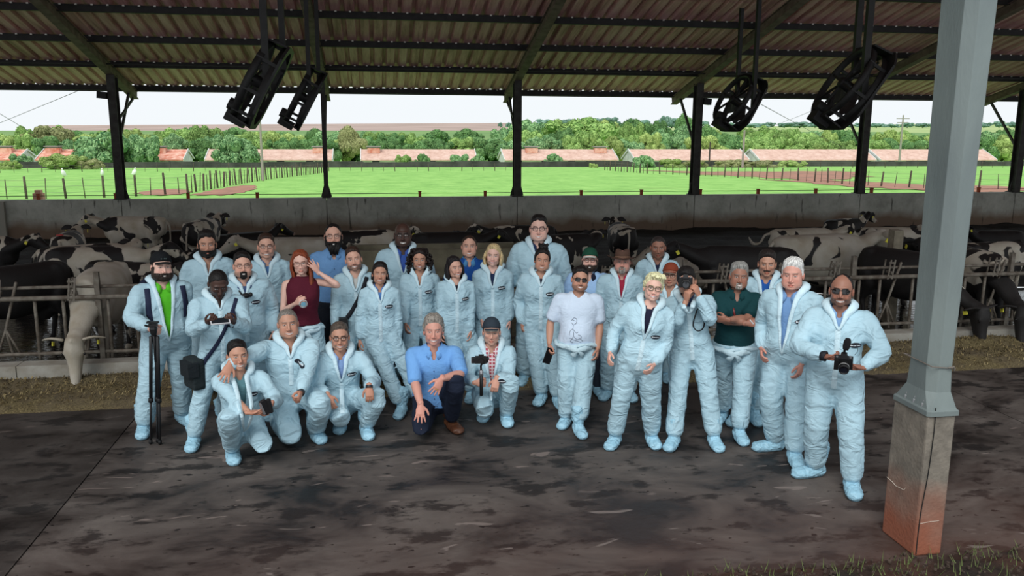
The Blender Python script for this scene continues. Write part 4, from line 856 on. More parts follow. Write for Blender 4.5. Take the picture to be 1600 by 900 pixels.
HQ = np.array(HF); _n = (NV-1)*NU
HCAP = [[_n, j, (j+1) % NU] for j in range(NU)]+[[_n+1, (NV-2)*NU+(j+1) % NU, (NV-2)*NU+j] for j in range(NU)]
def head_r(fat=0., jaw=1., nose=1., fem=0., smile=1.):
    def sdf(P):
        X = P.copy(); X[..., 0] = np.abs(X[..., 0])
        d = ell_sdf(X, (0, .012, .030), (.0765, .097, .088))
        d = smin(d, ell_sdf(X, (0, -.014, -.034), (.060*jaw+.012*fat, .072, .080)), .03)
        d = smin(d, ell_sdf(X, (0, -.066, -.097), (.026*jaw+.01*fat, .022, .019)), .02)
        d = smin(d, ell_sdf(X, (.044*jaw+.014*fat, .0, -.068), (.020, .032, .028)), .03)
        d = smin(d, ell_sdf(X, (.041, -.060, -.022), (.022, .022, .020)), .02)
        if fat > 0: d = smin(d, ell_sdf(X, (.04, -.045, -.06), (.03, .034, .034)), .03)
        d = smin(d, ell_sdf(X, (.020, -.080, .024), (.028, .012, .009-.002*fem)), .014)
        d = -smin(-d, ell_sdf(X, (.031, -.104, .000), (.018, .018, .012)), .010)
        d = smin(d, ell_sdf(X, (.031, -.0775, .000), (.0135, .0105, .0105)), .003)
        d = smin(d, cap_sdf(X, (0, -.084, .012), (0, -.104*nose-.0, -.036), .0085, .0115*nose), .007)
        d = smin(d, ell_sdf(X, (0, -.104*nose, -.040), (.012*nose, .012, .010)), .006)
        d = smin(d, ell_sdf(X, (.0125*nose, -.094, -.043), (.008, .009, .008)), .005)
        d = smin(d, ell_sdf(X, (0, -.083, -.067), (.023, .012, .0065)), .006)
        d = smin(d, ell_sdf(X, (0, -.082, -.081), (.019, .012, .007)), .006)
        if smile: d = smin(d, ell_sdf(X, (.040, -.066, -.048), (.014, .014, .016)), .012)
        return d
    lo = np.full(len(DIR), .03); hi = np.full(len(DIR), .16)
    for _ in range(18):
        m = (lo+hi)/2; s = sdf(DIR*m[:, None]); lo = np.where(s < 0, m, lo); hi = np.where(s < 0, hi, m)
    return lo
def paint_head(P, skin, brow, smile, beard, stub, lips, eyes_open=.8, rseed=0):
    C = np.tile(np.array(skin), (len(P), 1)); x = np.abs(P[:, 0]); y = P[:, 1]; z = P[:, 2]; fr = y < -.03
    def mixc(mask, col, a=1.):
        nonlocal C
        w = (mask*a)[:, None]; C = C*(1-w)+np.array(col)*w
    g = lambda dx, dz, sx, sz: np.exp(-((dx/sx)**2+(dz/sz)**2))
    red = np.array(skin)*np.array([1.12, .82, .80])
    mixc(g(x-.042, z+.038, .02, .018)*fr, red, .5); mixc(g(x, z+.042, .013, .012)*fr, red, .6)
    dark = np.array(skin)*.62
    mixc(g(x-.031, z, .019, .012)*fr, dark*np.array([1.05, .95, .95]), .45)  # eye-socket shade painted into the skin colour
    if stub > 0:
        w = sm(-z, .045, .065)*sm(x*0-y, -.03, .02)*(1-g(x, z+.074, .02, .012)*.8); mixc(w, np.array(brow)*.6+dark*.4, stub)
        mixc(g(x, z+.058, .025, .006)*fr, np.array(brow), stub*.7)
    # mouth
    zm = -.0745+smile*5.5*x**2; mw = .023+.008*smile; dzm = z-zm
    taper = np.sqrt(np.clip(1-(x/mw)**2, 0, 1))
    mixc(sm(.0098*taper+.0012-np.abs(dzm), 0, .003)*(x < mw)*fr, lips, .85)
    if smile > .5: mixc(sm(.0052*taper-np.abs(dzm), -.0002, .0012)*(x < mw-.002)*fr, (.16, .05, .05), .8); mixc(sm(.0058*taper-np.abs(dzm-.0008), 0, .0016)*(x < mw-.004)*fr, (.72, .70, .66), .97)
    else: mixc(sm(.0016-np.abs(dzm), -.0004, .0008)*(x < mw)*fr, np.array(lips)*.25, .9)
    mixc(np.exp(-((x-(.030-(z+.05)*.35))/.0035)**2)*(z < -.040)*(z > -.076)*fr, dark, .10+.12*min(smile, 1))  # shade of the cheek fold painted as a darker skin line
    mixc(sm(.005-np.abs(x-.0085), 0, .003)*sm(.003-np.abs(z+.0505), 0, .002)*fr, dark*.4, .8)
    # eyes
    ez = .0058*eyes_open; e = 1-((x-.031)/.0135)**2-((z+.0002)/ez)**2
    mixc(sm(e, -.15, .25)*fr, (.62, .60, .58), .95); mixc(sm(.0062-np.hypot(x-.031, z), 0, .002)*(e > -.1)*fr, (.03, .02, .015), 1.)
    mixc(sm(.0026-np.abs(z-.0002-ez*np.sqrt(np.clip(1-((x-.031)/.016)**2, 0, 1))), 0, .0018)*(x > .014)*(x < .048)*fr, (.02, .015, .012), .9)
    zb = .0205+.06*(x-.015)-1.9*(x-.03)**2
    mixc(sm(.0045-np.abs(z-zb), 0, .003)*sm(x, .008, .014)*sm(.052-x, 0, .006)*fr, brow, .9)
    return C
def hand_template(curl, spread, thumb_in, length=1.):
    """wrist at origin, fingers towards -Z, palm normal +Y?; thumb on +X side. palm faces -Y"""
    mb = MB(); mb.tube([(0, 0, .03), (0, 0, -.01), (0, 0, -.05), (0, -.002, -.088)], [(.026, .020), (.028, .017), (.040, .016), (.039, .014)], 14, up=(0, -1, 0))
    for i, (x, L) in enumerate([(.029, .070), (.010, .079), (-.010, .073), (-.029, .058)]):
        a = (i-1.5)*-spread; p = np.array([x, -.001, -.084]); pts = [p+(0, 0, .02), p]; ang = .12+curl*.25
        for k, f in enumerate((.45, .31, .24)):
            ang += curl*(.75 if k else .5); d = np.array([math.sin(a), -math.sin(ang), -math.cos(ang)*math.cos(a)]); p = p+d*L*f; pts.append(p)
        mb.tube(pts, [.0095, .0098, .009, .0085, .0072], 8)
    p = np.array([.026, -.004, -.022]); pts = [p-np.array([.008, 0, 0]), p]
    for k, (f, d) in enumerate([(.034, (.75-thumb_in*.3, -.25-thumb_in*.3, -.6)), (.03, (.4-thumb_in*.5, -.3-thumb_in*.4, -.85)), (.024, (.15-thumb_in*.6, -.3-thumb_in*.3, -.9))]):
        p = p+nrm(d)*f; pts.append(p)
    mb.tube(pts, [.013, .0145, .0125, .011, .009], 8)
    return remesh(mb.V(), mb.f, .0052, 1)
HANDS = {'relax': hand_template(.55, .04, .3), 'grip': hand_template(1.55, .0, .9), 'flat': hand_template(.12, .20, -.2), 'hold': hand_template(.95, .03, .7)}
# shoe cover, toes towards -Y, sole at z=0
def _shoe():
    mb = MB(); mb.tube([(0, .07, .045), (0, .0, .05), (0, -.09, .042), (0, -.17, .036), (0, -.20, .034)], [(.046, .048), (.060, .058), (.066, .050), (.062, .042), (.048, .034)], 16, sub=2, up=(0, 0, 1))
    mb.tube([(0, .02, .05), (0, .02, .12), (0, .025, .20), (0, .03, .29)], [.062, .062, .072, .078], 18, sub=1)
    V, Q = remesh(mb.V(), mb.f, .011, 3); V[:, 2] = np.where(V[:, 2] < .006, .002, V[:, 2])
    N_ = vnorm(V, Q); r = 1-np.abs(noise3(V*np.array([26, 26, 34]), 3)); V = V+N_*((r**2-.4)*.013*sm(V[:, 2], .01, .04))[:, None]
    k = sm(V[:, 2], .09, .12)*sm(.15-V[:, 2], 0, .03); V[:, :2] = V[:, :2]*(1-.12*k[:, None]); return V, Q
SHOE = _shoe()
# ------------------------------------------------------------------ people: materials
def fabric(name, col, rough=.75, cre=.5, scale=9., var=None, objvar=.05, spec=.25, sheen=0):
    m, t, b, N, L = nodes(name); co = N('TexCoord'); n = N('TexNoise', Scale=3., Detail=3.); L(co.outputs['Object'], n.inputs[0])
    c = np.array(lin(col)); r = ramp(N, [(.35, tuple(c*.93)), (.65, tuple(np.minimum(c*1.05, 1)))]); L(n.outputs[0], r.inputs[0])
    oi = N('ObjectInfo'); mr = N('MapRange'); L(oi.outputs['Random'], mr.inputs[0]); mr.inputs[3].default_value = 1-objvar; mr.inputs[4].default_value = 1+objvar
    hs = N('HueSaturation'); L(mr.outputs[0], hs.inputs['Value']); L(r.outputs[0], hs.inputs['Color']); L(hs.outputs[0], b.inputs['Base Color'])
    b.inputs['Roughness'].default_value = rough; b.inputs['Specular IOR Level'].default_value = spec
    n1 = N('TexNoise', Scale=scale, Detail=3., Roughness=.45, Distortion=.8); mp = N('Mapping', Scale=(1, 1, 1.5)); L(co.outputs['Object'], mp.inputs[0]); L(mp.outputs[0], n1.inputs[0])
    sb = N('Math', operation='SUBTRACT'); L(n1.outputs[0], sb.inputs[0]); sb.inputs[1].default_value = .5; ab = N('Math', operation='ABSOLUTE'); L(sb.outputs[0], ab.inputs[0])
    bp = N('Bump', Strength=cre, Distance=.055, invert=True); L(ab.outputs[0], bp.inputs['Height']); L(bp.outputs[0], b.inputs['Normal']); return m
SUIT = fabric('coverall_fabric', (172, 204, 217), .6, .8, 6.)
SUIT2 = fabric('coverall_fabric_lapel', (198, 224, 234), .6, .4, 9.)
COVER = fabric('shoe_cover_plastic', (156, 200, 220), .45, .7, 9., spec=.4)
def skinmat():
    m, t, b, N, L = nodes('skin'); a = N('Attribute'); a.attribute_name = 'Col'; L(a.outputs['Color'], b.inputs['Base Color']); b.inputs['Roughness'].default_value = .5; b.inputs['Specular IOR Level'].default_value = .35; return m
SKIN = skinmat()
_hm = {}
def hairmat(col):
    if col not in _hm:
        m, t, b, N, L = nodes('hair'); co = N('TexCoord'); mp = N('Mapping', Scale=(60, 60, 9)); L(co.outputs['Object'], mp.inputs[0]); n = N('TexNoise', Scale=1.6, Detail=4.); L(mp.outputs[0], n.inputs[0])
        c = np.array(lin(col)); r = ramp(N, [(.35, tuple(c*.5)), (.65, tuple(np.minimum(c*1.5, 1)))]); L(n.outputs[0], r.inputs[0]); L(r.outputs[0], b.inputs['Base Color']); b.inputs['Roughness'].default_value = .55; b.inputs['Specular IOR Level'].default_value = .3
        bp = N('Bump', Strength=.7, Distance=.01); L(n.outputs[0], bp.inputs['Height']); L(bp.outputs[0], b.inputs['Normal']); _hm[col] = m
    return _hm[col]
_fm = {}
def fab(col, name='cloth'):
    if col not in _fm: _fm[col] = fabric(name, col, .85, .25, 11., objvar=0)
    return _fm[col]
SK = {'fair': (220, 178, 162), 'light': (208, 162, 142), 'tan': (186, 140, 118), 'brown': (152, 108, 90), 'dark': (98, 66, 50), 'black': (72, 50, 42), 'red': (206, 152, 136)}
NAVY = (26, 34, 66)
# torso sections (z above pelvis centre, half width, half depth, y offset)
SEC = [(-.17, .06, .06, .0), (-.12, .135, .10, .005), (-.06, .172, .122, .005), (0, .172, .12, .005), (.06, .158, .108, 0), (.14, .150, .100, -.005), (.22, .158, .105, -.008), (.32, .172, .115, -.005), (.40, .182, .108, .0), (.455, .165, .088, .01), (.50, .105, .07, .012), (.545, .058, .055, .012)]
def torso(g=1., e=0., belly=0., bust=0., z0=-.2, z1=.6, blouse=0., fem=0, n=24):
    V = []; rows = []
    zs = np.array([s[0] for s in SEC]); A = np.array(SEC)
    for z in np.arange(max(-.17, z0), min(.545, z1)+1e-6, .0325):
        a = np.interp(z, zs, A[:, 1]); b = np.interp(z, zs, A[:, 2]); yo = np.interp(z, zs, A[:, 3])
        gg = 1+(g-1)*float(sm(np.array(.52-z), 0, .2)); a = a*gg+e; b = b*gg+e*.9
        if fem: a *= 1-.07*math.exp(-((z-.44)/.1)**2)-.06*math.exp(-((z-.12)/.09)**2)
        bl = blouse*(math.exp(-((z-.07)/.06)**2)*.03-math.exp(-((z+.0)/.025)**2)*.006); a += bl; b += bl
        row = []
        for j in range(n):
            t = 2*PI*j/n; c, s = math.cos(t), math.sin(t); x = a*np.sign(c)*abs(c)**.85; y = b*np.sign(s)*abs(s)**.85+yo
            if s < 0:
                y -= belly*math.exp(-((z-.08)/.13)**2)*(-s)**1.5
                if bust: y -= bust*math.exp(-((z-.30)/.06)**2)*(-s)**.5*(math.exp(-((abs(x)-.075)/.055)**2))
            row.append((x, y, z))
        rows.append(row)
    V = [p for r in rows for p in r]; k = len(rows)
    Fc = [[i*n+j, i*n+(j+1) % n, (i+1)*n+(j+1) % n, (i+1)*n+j] for i in range(k-1) for j in range(n)]+[list(range(n))[::-1], [(k-1)*n+j for j in range(n)]]
    return np.array(V), Fc
def ik(a, b, l1, l2, pole):
    a, b = np.asarray(a, float), np.asarray(b, float); d = b-a; L = np.linalg.norm(d); dn = d/L
    if L > (l1+l2)*.998: L = (l1+l2)*.998; b = a+dn*L
    x = (l1*l1-l2*l2+L*L)/(2*L); h = math.sqrt(max(1e-6, l1*l1-x*x)); p = np.asarray(pole, float); p = nrm(p-dn*(p@dn)); return a+dn*x+p*h, b
def wrinkle(V, Q, J, amp=1., seed=0):
    N_ = vnorm(V, Q); wv_ = .5*noise3(V*4, 9+seed)[:, None]
    a = noise3(V*np.array([9, 9, 3.2])+wv_*1.6, seed); b = noise3(V*np.array([6, 6, 19])+wv_*1.5, seed+1); c = noise3(V*np.array([12, 12, 9])+wv_*2, seed+4)
    rdg = lambda q, k: (1-np.minimum(1, np.abs(q)*k))**1.6
    w = np.full(len(V), .12)
    for p, rad, k in J: w = w+k*np.exp(-(np.linalg.norm(V-p, axis=1)/rad)**2)
    w = np.minimum(w, 1.1); zone = np.clip(1.15-w, .35, 1)
    d = (rdg(a, 2.6)-.3)*.010*zone+(rdg(b, 2.2)-.35)*.010*w+(rdg(c, 3.0)-.25)*.0025+noise3(V*3.2, seed+7)*.007
    V = V+N_*(d*amp)[:, None]; return V
def cut(V, Q, keep):
    Q = Q[keep[Q].all(1)]; u, inv = np.unique(Q, return_inverse=True); return V[u], inv.reshape(Q.shape)
# ------------------------------------------------------------------ the person builder
def person(label, px, py, h, yaw=0., g=1., belly=0., fem=0, skin='tan', hair=('short', (24, 20, 18)), beard=None, stub=0., smile=1., glasses=None, outfit='suit', shirt=(90, 130, 190), V0=.33, Vw=.05, group=None,
           head=(0, -.12, 0), lean=(0, 0, 0), pel=None, LH=None, RH=None, Lp=(-.4, .6, -.4), Rp=(.4, .6, -.4), Lf=None, Rf=None, Lk=None, Rk=None, Lh='relax', Rh='relax', Lhd=None, Rhd=None, Lhn=None, Rhn=None,
           fat=0., jaw=1., nose=1., logo=True, xy=None, collar=True, pants=None, sleeves=None, toe=(.25, .25), eyes=.7, hat=None, covers=True, sneck=None, lips=None, zipf=True, hood=True, hoodz=0., brow=None, seed=0, suitmat=None, kneel=None, shoes=None, tone=1.):
    s = h/1.75 if pel is None else tone
    c = xy if xy is not None else at(px, py, h)[:2]
    root = empty('person', (c[0], c[1], 0), rz=yaw, label=label, cat='person', group=group); root.scale = (s,)*3
    pel = np.array(pel if pel is not None else (0, .02, .95), float)
    Rt = rz(lean[2])@ry(lean[1])@rx(lean[0]); T_ = lambda p: pel+np.asarray(p, float)@Rt.T
    Ti = lambda p: (np.asarray(p)-pel)@Rt
    fw = .93 if fem else 1.
    shx = .178*fw*(1+(g-1)*.45)
    shL, shR = T_((-shx, .012, .442)), T_((shx, .012, .442))
    LH = np.array(LH if LH is not None else T_((-.31*g, -.03, -.13)), float); RH = np.array(RH if RH is not None else T_((.31*g, -.03, -.13)), float)
    eL, wL = ik(shL, LH, .29, .255, Lp); eR, wR = ik(shR, RH, .29, .255, Rp)
    hipL, hipR = T_((-.092*(1+(g-1)*.5), 0, -.03)), T_((.092*(1+(g-1)*.5), 0, -.03))
    Lf = np.array(Lf if Lf is not None else (-.13, 0, 0), float); Rf = np.array(Rf if Rf is not None else (.13, 0, 0), float)
    anL, anR = Lf+(0, .0, .09), Rf+(0, .0, .09)
    if Lk is not None: kL = np.array(Lk, float)
    else: kL, anL = ik(hipL, anL, .43, .42, (-.12, -1, 0))
    if Rk is not None: kR = np.array(Rk, float)
    else: kR, anR = ik(hipR, anR, .43, .42, (.12, -1, 0))
    # head frame
    Rh_ = Rt if pel[2] > .9 else np.eye(3)
    Rhd_ = rz(head[0])@rx(head[1])@ry(head[2]); nb = T_((0, .005, .528)); hc = nb+Rhd_@np.array([0, -.014, .128]); 
    H = lambda p: hc+np.asarray(p)@Rhd_.T
    J = [(eL, .1, .8), (eR, .1, .8), (kL, .13, .7), (kR, .13, .7), (T_((0, -.1, -.12)), .14, .5), (anL, .12, .8), (anR, .12, .8), (T_((0, 0, .02)), .2, .3)]
    sk = np.array(lin(SK[skin])); hcol = lin(hair[1]); br = brow or (tuple(np.array(hcol)*.7+.004) if hair[0] != 'gray_' else hcol)
    # ---- body: one continuous skin (torso, limbs, neck remeshed) with head and hands joined on
    fem_s = .85 if fem else 1.
    mb = MB(); V, Fc = torso(g*.90, -.022, belly*.6, 0, fem=fem); mb.add(T_(V), Fc)
    mb.tube([T_((0, .012, .46)), T_((0, .008, .52)), nb+Rhd_@np.array([0, .0, .03]), H((0, .014, -.06))], [.07*fem_s, .058*fem_s, (.056*fem_s+.006*fat), .056*fem_s+.006*fat], 16, sub=1)
    for sh, el, wr in ((shL, eL, wL), (shR, eR, wR)):
        gg = (1+(g-1)*.6)*(.86 if fem else 1); mb.tube([sh-(sh-T_((0, 0, .43)))*.4, sh, (sh+el)/2, el, el+(wr-el)*.3, wr, wr+nrm(wr-el)*.01], np.array([.05, .052, .046, .039, .042, .027, .026])*gg, 12, sub=1)
    for hp, kn, an in ((hipL, kL, anL), (hipR, kR, anR)):
        mb.tube([hp, (hp+kn)/2, kn, kn+(an-kn)*.35, an], np.array([.08, .068, .04, .038, .033]), 12, sub=1)
    V, Q = remesh(mb.V(), mb.f, .017, 2); nbody = len(V); VV = [V]; FF = Q.tolist(); CC = [np.tile(sk, (len(V), 1))]
    r = head_r(fat, jaw*(.93 if fem else 1), nose*(.88 if fem else 1), fem, smile > .5); hl = DIR*r[:, None]
    lp = np.array(lips) if lips else sk*np.array([.95, .55, .52]); 
    CC.append(paint_head(hl, sk, br, smile, beard, stub, lp, eyes)); hs_ = (1.03 if fem else 1.085)
    VV.append(H(hl*hs_)); FF += (HQ+nbody).tolist()+[[i+nbody for i in f] for f in HCAP]; nn = nbody+len(hl)
    em = MB()                                    # ears
    for s_ in (-1, 1): em.ell((s_*.079, .012, -.008), (.008, .019, .031), rz(-s_*.35)@rx(.15), 12, 8).ell((s_*.082, .006, -.006), (.006, .009, .016), rz(-s_*.35), 8, 6)
    V = H(em.V()*hs_); VV.append(V); FF += [[i+nn for i in f] for f in em.f]; nn += len(V); CC.append(np.tile(sk*np.array([1.0, .88, .86]), (len(V), 1)))
    hinfo = {}
    for key, sgn, el, wr, kind, dd, nn_ in (('L', -1, eL, wL, Lh, Lhd, Lhn), ('R', 1, eR, wR, Rh, Rhd, Rhn)):
        V, Q = HANDS[kind]; d = nrm(dd if dd is not None else wr-el); pn = np.array(nn_ if nn_ is not None else Rt@np.array([-sgn, .25, 0]), float); pn = nrm(pn-d*(pn@d))
        ax = np.cross(pn, d)                 # local X (thumb) such that (-Z)=d, (-Y)=palm normal pn
        X_ = nrm(np.cross(-pn, -d))*1.0      # Y x Z
        thumb = X_
        # thumbs point forward/inward: mirror the template when needed
        want = Rt@np.array([0, -1, .2]) if nn_ is None else None
        flip = 1
        if key == 'L': flip = -1
        M = np.stack([X_, -pn, -d], 1); Vh = V.copy(); Vh[:, 0] *= flip
        P_ = wr+(Vh*(.92 if fem else 1.0))@M.T
        if flip < 0: Qh = Q[:, ::-1]
        else: Qh = Q
        VV.append(P_); FF += (Qh+nn).tolist(); nn += len(P_); CC.append(np.tile(sk*np.array([.97, .88, .86]), (len(P_), 1)))
        hinfo[key] = (wr, d, pn, wr+d*.09+pn*.02)
    allV = np.concatenate(VV); colr = np.concatenate(CC)
    body = mkobj('body', mkmesh('body', allV, FF, SKIN, col=colr), root)
    # ---- hair / beard / hat from the head surface
    hm = hairmat(tuple(hair[1]))
    def shell(mask, thick, name, m, extra=None, inset=.004):
        rr = r-inset+np.maximum(mask, 0)*(thick+inset); Vh = DIR*rr[:, None]; keep = mask > .01
        fs_ = [f for f in HF if keep[f[0]] or keep[f[1]] or keep[f[2]] or keep[f[3]]]+[f for f in HCAP if keep[f[0]] and keep[f[1]]]
        used = sorted({i for f in fs_ for i in f}); ix = {a: b for b, a in enumerate(used)}; q = MB(); q.add(H(Vh[used]*hs_), [[ix[i] for i in f] for f in fs_])
        if extra is not None and extra.n: q.add(H(extra.V()*hs_), extra.f)
        return mkobj(name, mkmesh(name, q.V(), q.f, m), root)
    az = np.abs(np.degrees(np.arctan2(hl[:, 0], -hl[:, 1]))); zz = hl[:, 2]; st = hair[0]
    lines = {'short': [.077, .070, .036, -.010, -.052, -.068], 'buzz': [.074, .066, .036, -.008, -.048, -.058], 'reced': [.088, .074, .034, -.010, -.055, -.072], 'bald': [.13, .13, .05, .0, -.05, -.07], 'full': [.074, .066, .032, -.016, -.056, -.07], 'long': [.080, .064, .028, -.02, -.085, -.10], 'afro': [.064, .060, .036, .0, -.05, -.066]}
    ln = lines.get(st if st in lines else {'bob': 'long', 'curly': 'long', 'pony': 'long', 'bun': 'long', 'pixie': 'full', 'wavy': 'full', 'redlong': 'long'}.get(st, 'short'))
    zl = np.interp(az, [0, 35, 65, 88, 125, 180], ln)+.006*noise3(hl*50, seed); mask = sm(zz-zl, -.002, .014)
    top = sm(zz, .05, .11); nz = noise3(hl*45, seed+2); nz2 = noise3(hl*np.array([90, 90, 60]), seed+5)
    ex = MB(); rsd = np.random.RandomState(seed+10)
    if st == 'buzz': th_ = .004+.001*nz
    elif st in ('short', 'reced', 'bald'): th_ = .004+.016*sm(zz, .045, .10)*(st == 'short')+.003*nz*sm(zz, .03, .08)+.0025*nz2
    elif st == 'afro': th_ = .016+.010*top+.003*nz+.002*nz2
    elif st == 'full': th_ = .006+.020*sm(zz, .045, .10)+.004*nz+.002*nz2
    elif st in ('wavy',): th_ = .014+.018*top+.009*nz+.003*nz2
    elif st == 'pixie': th_ = .016+.026*top*sm(-hl[:, 1], -.06, .06)+.008*nz+.004*nz2
    else: th_ = .012+.010*top+.003*nz
    def strands(n, x0, x1, zt, zb, y0, spread=.02, rad=.014, side=None, curve=.0, fwd=0.):
        for i in range(n):
            u = i/(n-1) if n > 1 else .5; a = x0+(x1-x0)*u; q = []
            for k in range(6):
                t = k/5; rr_ = .083+.012*math.sin(PI*min(t*1.3, 1))+curve*t; q.append((math.sin(a)*rr_+rsd.uniform(-1, 1)*spread*.25*t, -math.cos(a)*rr_*1.1+y0-fwd*t, zt+(zb-zt)*t))
            ex.tube(q, [rad*.5, rad, rad*1.1, rad*1.1, rad, rad*.5], 7, sub=1)
    if st == 'redlong': strands(9, 1.35, 2.5, .05, -.36, .01, .05, .018, fwd=.05); strands(8, 2.4, 4.4, .06, -.34, .01, .04, .018); strands(4, 4.5, 4.95, .05, -.15, .01, .04, .015)
    if st == 'bob': strands(8, 1.4, 2.6, .05, -.16, .01, .05, .017, curve=.01); strands(7, 2.5, 3.8, .05, -.15, .01, .05, .018, curve=.01); strands(8, 3.7, 4.9, .05, -.16, .01, .05, .017, curve=.01)
    if st == 'pony': strands(7, 2.2, 4.1, .05, -.18, .0, .05, .016); strands(5, 1.75, 2.3, .02, -.32, .01, .03, .017); ex.ell((.0, .09, .04), (.05, .04, .05))
    if st == 'bun':
        ex.ell((0, .02, .145), (.052, .05, .036), nu=20, nv=12); 
        for i in range(26): a = rsd.uniform(0, 6.28); ex.ell((.042*math.cos(a), .02+.042*math.sin(a), .145+rsd.uniform(-.02, .025)), (.016,)*3, nu=7, nv=5)
    if st == 'curly':
        for i in range(620):
            a = rsd.uniform(1.0, 2*PI-1.0); t = rsd.rand(); z_ = .125-.34*t; rad = .080+.055*math.sin(PI*min(1, .12+t*.8)); rad *= rsd.uniform(.72, 1.1)
            if z_ > .07: rad *= .8
            ex.ell((math.sin(a)*rad, -math.cos(a)*rad*.9+.02, z_), (rsd.uniform(.009, .019), rsd.uniform(.009, .019), rsd.uniform(.012, .022)), nu=6, nv=4)
        for i in range(30): a = rsd.uniform(0, 6.28); q = rsd.uniform(0, .06); ex.ell((math.sin(a)*q, -math.cos(a)*q+.015, .118-q*.25), (.022,)*3, nu=7, nv=5)
    if st == 'pixie':
        for i in range(16): a = rsd.uniform(-.9, .9); ex.tube([(math.sin(a)*.05, -.02, .125), (math.sin(a)*.075+.01, -.075, .125), (math.sin(a)*.09+.02, -.098, .095)], [.008, .014, .005], 6, sub=1)
    if st != 'none' and not (hat and st == 'bald'):
        if hat: th_ = np.minimum(th_, .007); mask = mask*sm(.055-zz, 0, .01)
        shell(mask, th_, 'hair', hm, ex)
    if beard:
        bc, bl, kind = beard
        bz = sm(-zz, .040, .062)*sm(az, -1, 0)*sm(118-az, 0, 14); side = sm(az, 52, 66)*sm(108-az, 0, 10)*sm(-zz, -.012, .006); 
        xx = np.abs(hl[:, 0]); lipm = 1-np.exp(-((xx/.021)**2+((zz+.074)/.0095)**2)**1.5); 
        if kind == 'full': bm = np.maximum(bz*(1-np.exp(-((xx/.055)**2+((zz+.045)/.02)**2))*.9), side)
        elif kind == 'goatee': bm = np.exp(-((xx/.030)**4))*sm(-zz, .052, .058)*(az < 60)
        else: bm = np.exp(-((xx/.032)**4))*sm(.008-np.abs(zz+.0585), 0, .004)*(az < 60)
        if kind == 'full': bm = np.maximum(bm, np.exp(-((xx/.034)**4))*sm(.008-np.abs(zz+.058), 0, .004)*(az < 60))
        bm = bm*lipm; exb = MB()
        if bl > .02:
            for i in range(60): x_ = rsd.uniform(-.048, .048); exb.tube([(x_, -.062-rsd.uniform(0, .02), -.075), (x_*.95, -.075-rsd.uniform(0, .015), -.115), (x_*.7, -.07-rsd.uniform(0, .01), -.115-bl*rsd.uniform(.6, 1.1))], [.010, .012, .003], 6)
        shell(np.clip(bm, 0, 1)*(1 if kind == 'full' else .999), min(bl, .014)+.002*nz2, 'beard' if kind != 'mous' else 'moustache', hairmat(tuple(bc)), exb, inset=.003)
    if hat:
        hk, hc1, hc2 = hat; q = MB(); 
        if hk == 'cap':
            hmask = sm(zz-np.interp(az, [0, 60, 120, 180], [.052, .044, .018, .0]), -.002, .008); hh = shell(hmask, .013+.012*top, 'cap', fab(hc1, 'cap_cloth'), inset=.006)
            hh.name = 'cap'; b_ = MB(); V = []
            for k, (rr_, dz_) in enumerate([(0, 0), (.35, .004), (.7, .0), (1., -.010)]):
                for j in range(15): a = (j-7)/7*1.05; x_ = math.sin(a)*.080; y_ = -math.cos(a)*.088-.0; e_ = math.cos((j-7)/7*1.5)**.6 if abs(j-7) < 7 else 0; V.append((x_, y_-rr_*.075*e_, .050-(x_/.09)**2*.018+dz_))
            V = np.array(V); V2 = V-np.array([0, 0, .005]); F1 = [[k*15+j, k*15+j+1, (k+1)*15+j+1, (k+1)*15+j] for k in range(3) for j in range(14)]
            q.add(V, F1, 0); q.add(V2, [f[::-1] for f in F1], 1); q.add(np.vstack([V[45:60], V2[45:60]]), [[j, 15+j, 16+j, j+1] for j in range(14)], 1)
            mkobj('cap_brim', mkmesh('cap_brim', H(q.V()), q.f, [fab(hc2, 'cap_brim'), fab((150, 150, 140) if hc2 != (20, 24, 26) else (20, 24, 26), 'brim_under')], q.m), root)
            mkobj('cap_button', mkmesh('b', H(MB().ell((0, .012, .142), (.007, .007, .004), nu=8, nv=5).V()), ellip(8, 5)[1], fab(hc1)), root)
            if hat[0] == 'cap' and label.startswith('bearded man in black cap'):
                t_ = MB()
                for i, w_ in enumerate((.010, .004, .009, .011)): t_.box((-.022+i*.014, -.099, .083-abs(i-1.5)*.001), (w_, .004, .012)); 
                mkobj('cap_lettering', mkmesh('cap_lettering', H(t_.V()), t_.f, mat('cap_letters', (56, 70, 70)), smooth=False), root)
        if hk == 'cowboy':
            n = 40; V = []; P_ = [(.085, .040), (.088, .06), (.084, .10), (.078, .135), (.06, .148), (.02, .146), (.002, .146)]
            for rr_, z_ in P_:
                for j in range(n): a = 2*PI*j/n; x_ = math.cos(a)*rr_; y_ = math.sin(a)*rr_*1.16; V.append((x_, y_+.01, z_-(.028*math.exp(-(x_/.022)**2)*sm(np.array(z_), .11, .146))*(1)-(.012*(y_ < -.02)*sm(np.array(z_), .11, .146)*math.exp(-((abs(x_)-.04)/.02)**2))))
            q.add(np.array(V), [[i*n+j, i*n+(j+1) % n, (i+1)*n+(j+1) % n, (i+1)*n+j] for i in range(len(P_)-1) for j in range(n)])
            mkobj('hat_crown', mkmesh('hat_crown', H(q.V()), q.f, fab((84, 62, 52), 'felt')), root)
            q = MB(); V = []
            for rr_, zf_ in ((.084, 0), (.12, .1), (.155, .5), (.178, 1.)):
                for j in range(n): a = 2*PI*j/n; x_ = math.cos(a)*rr_; V.append((x_, math.sin(a)*rr_*1.08+.01, .046+zf_*(.035*(abs(math.cos(a))**3)-.012*abs(math.sin(a)))))
            V = np.array(V); F1 = [[k*n+j, (k+1)*n+j, (k+1)*n+(j+1) % n, k*n+(j+1) % n] for k in range(3) for j in range(n)]; q.add(V, F1); q.add(V-np.array([0, 0, .005]), [f[::-1] for f in F1])
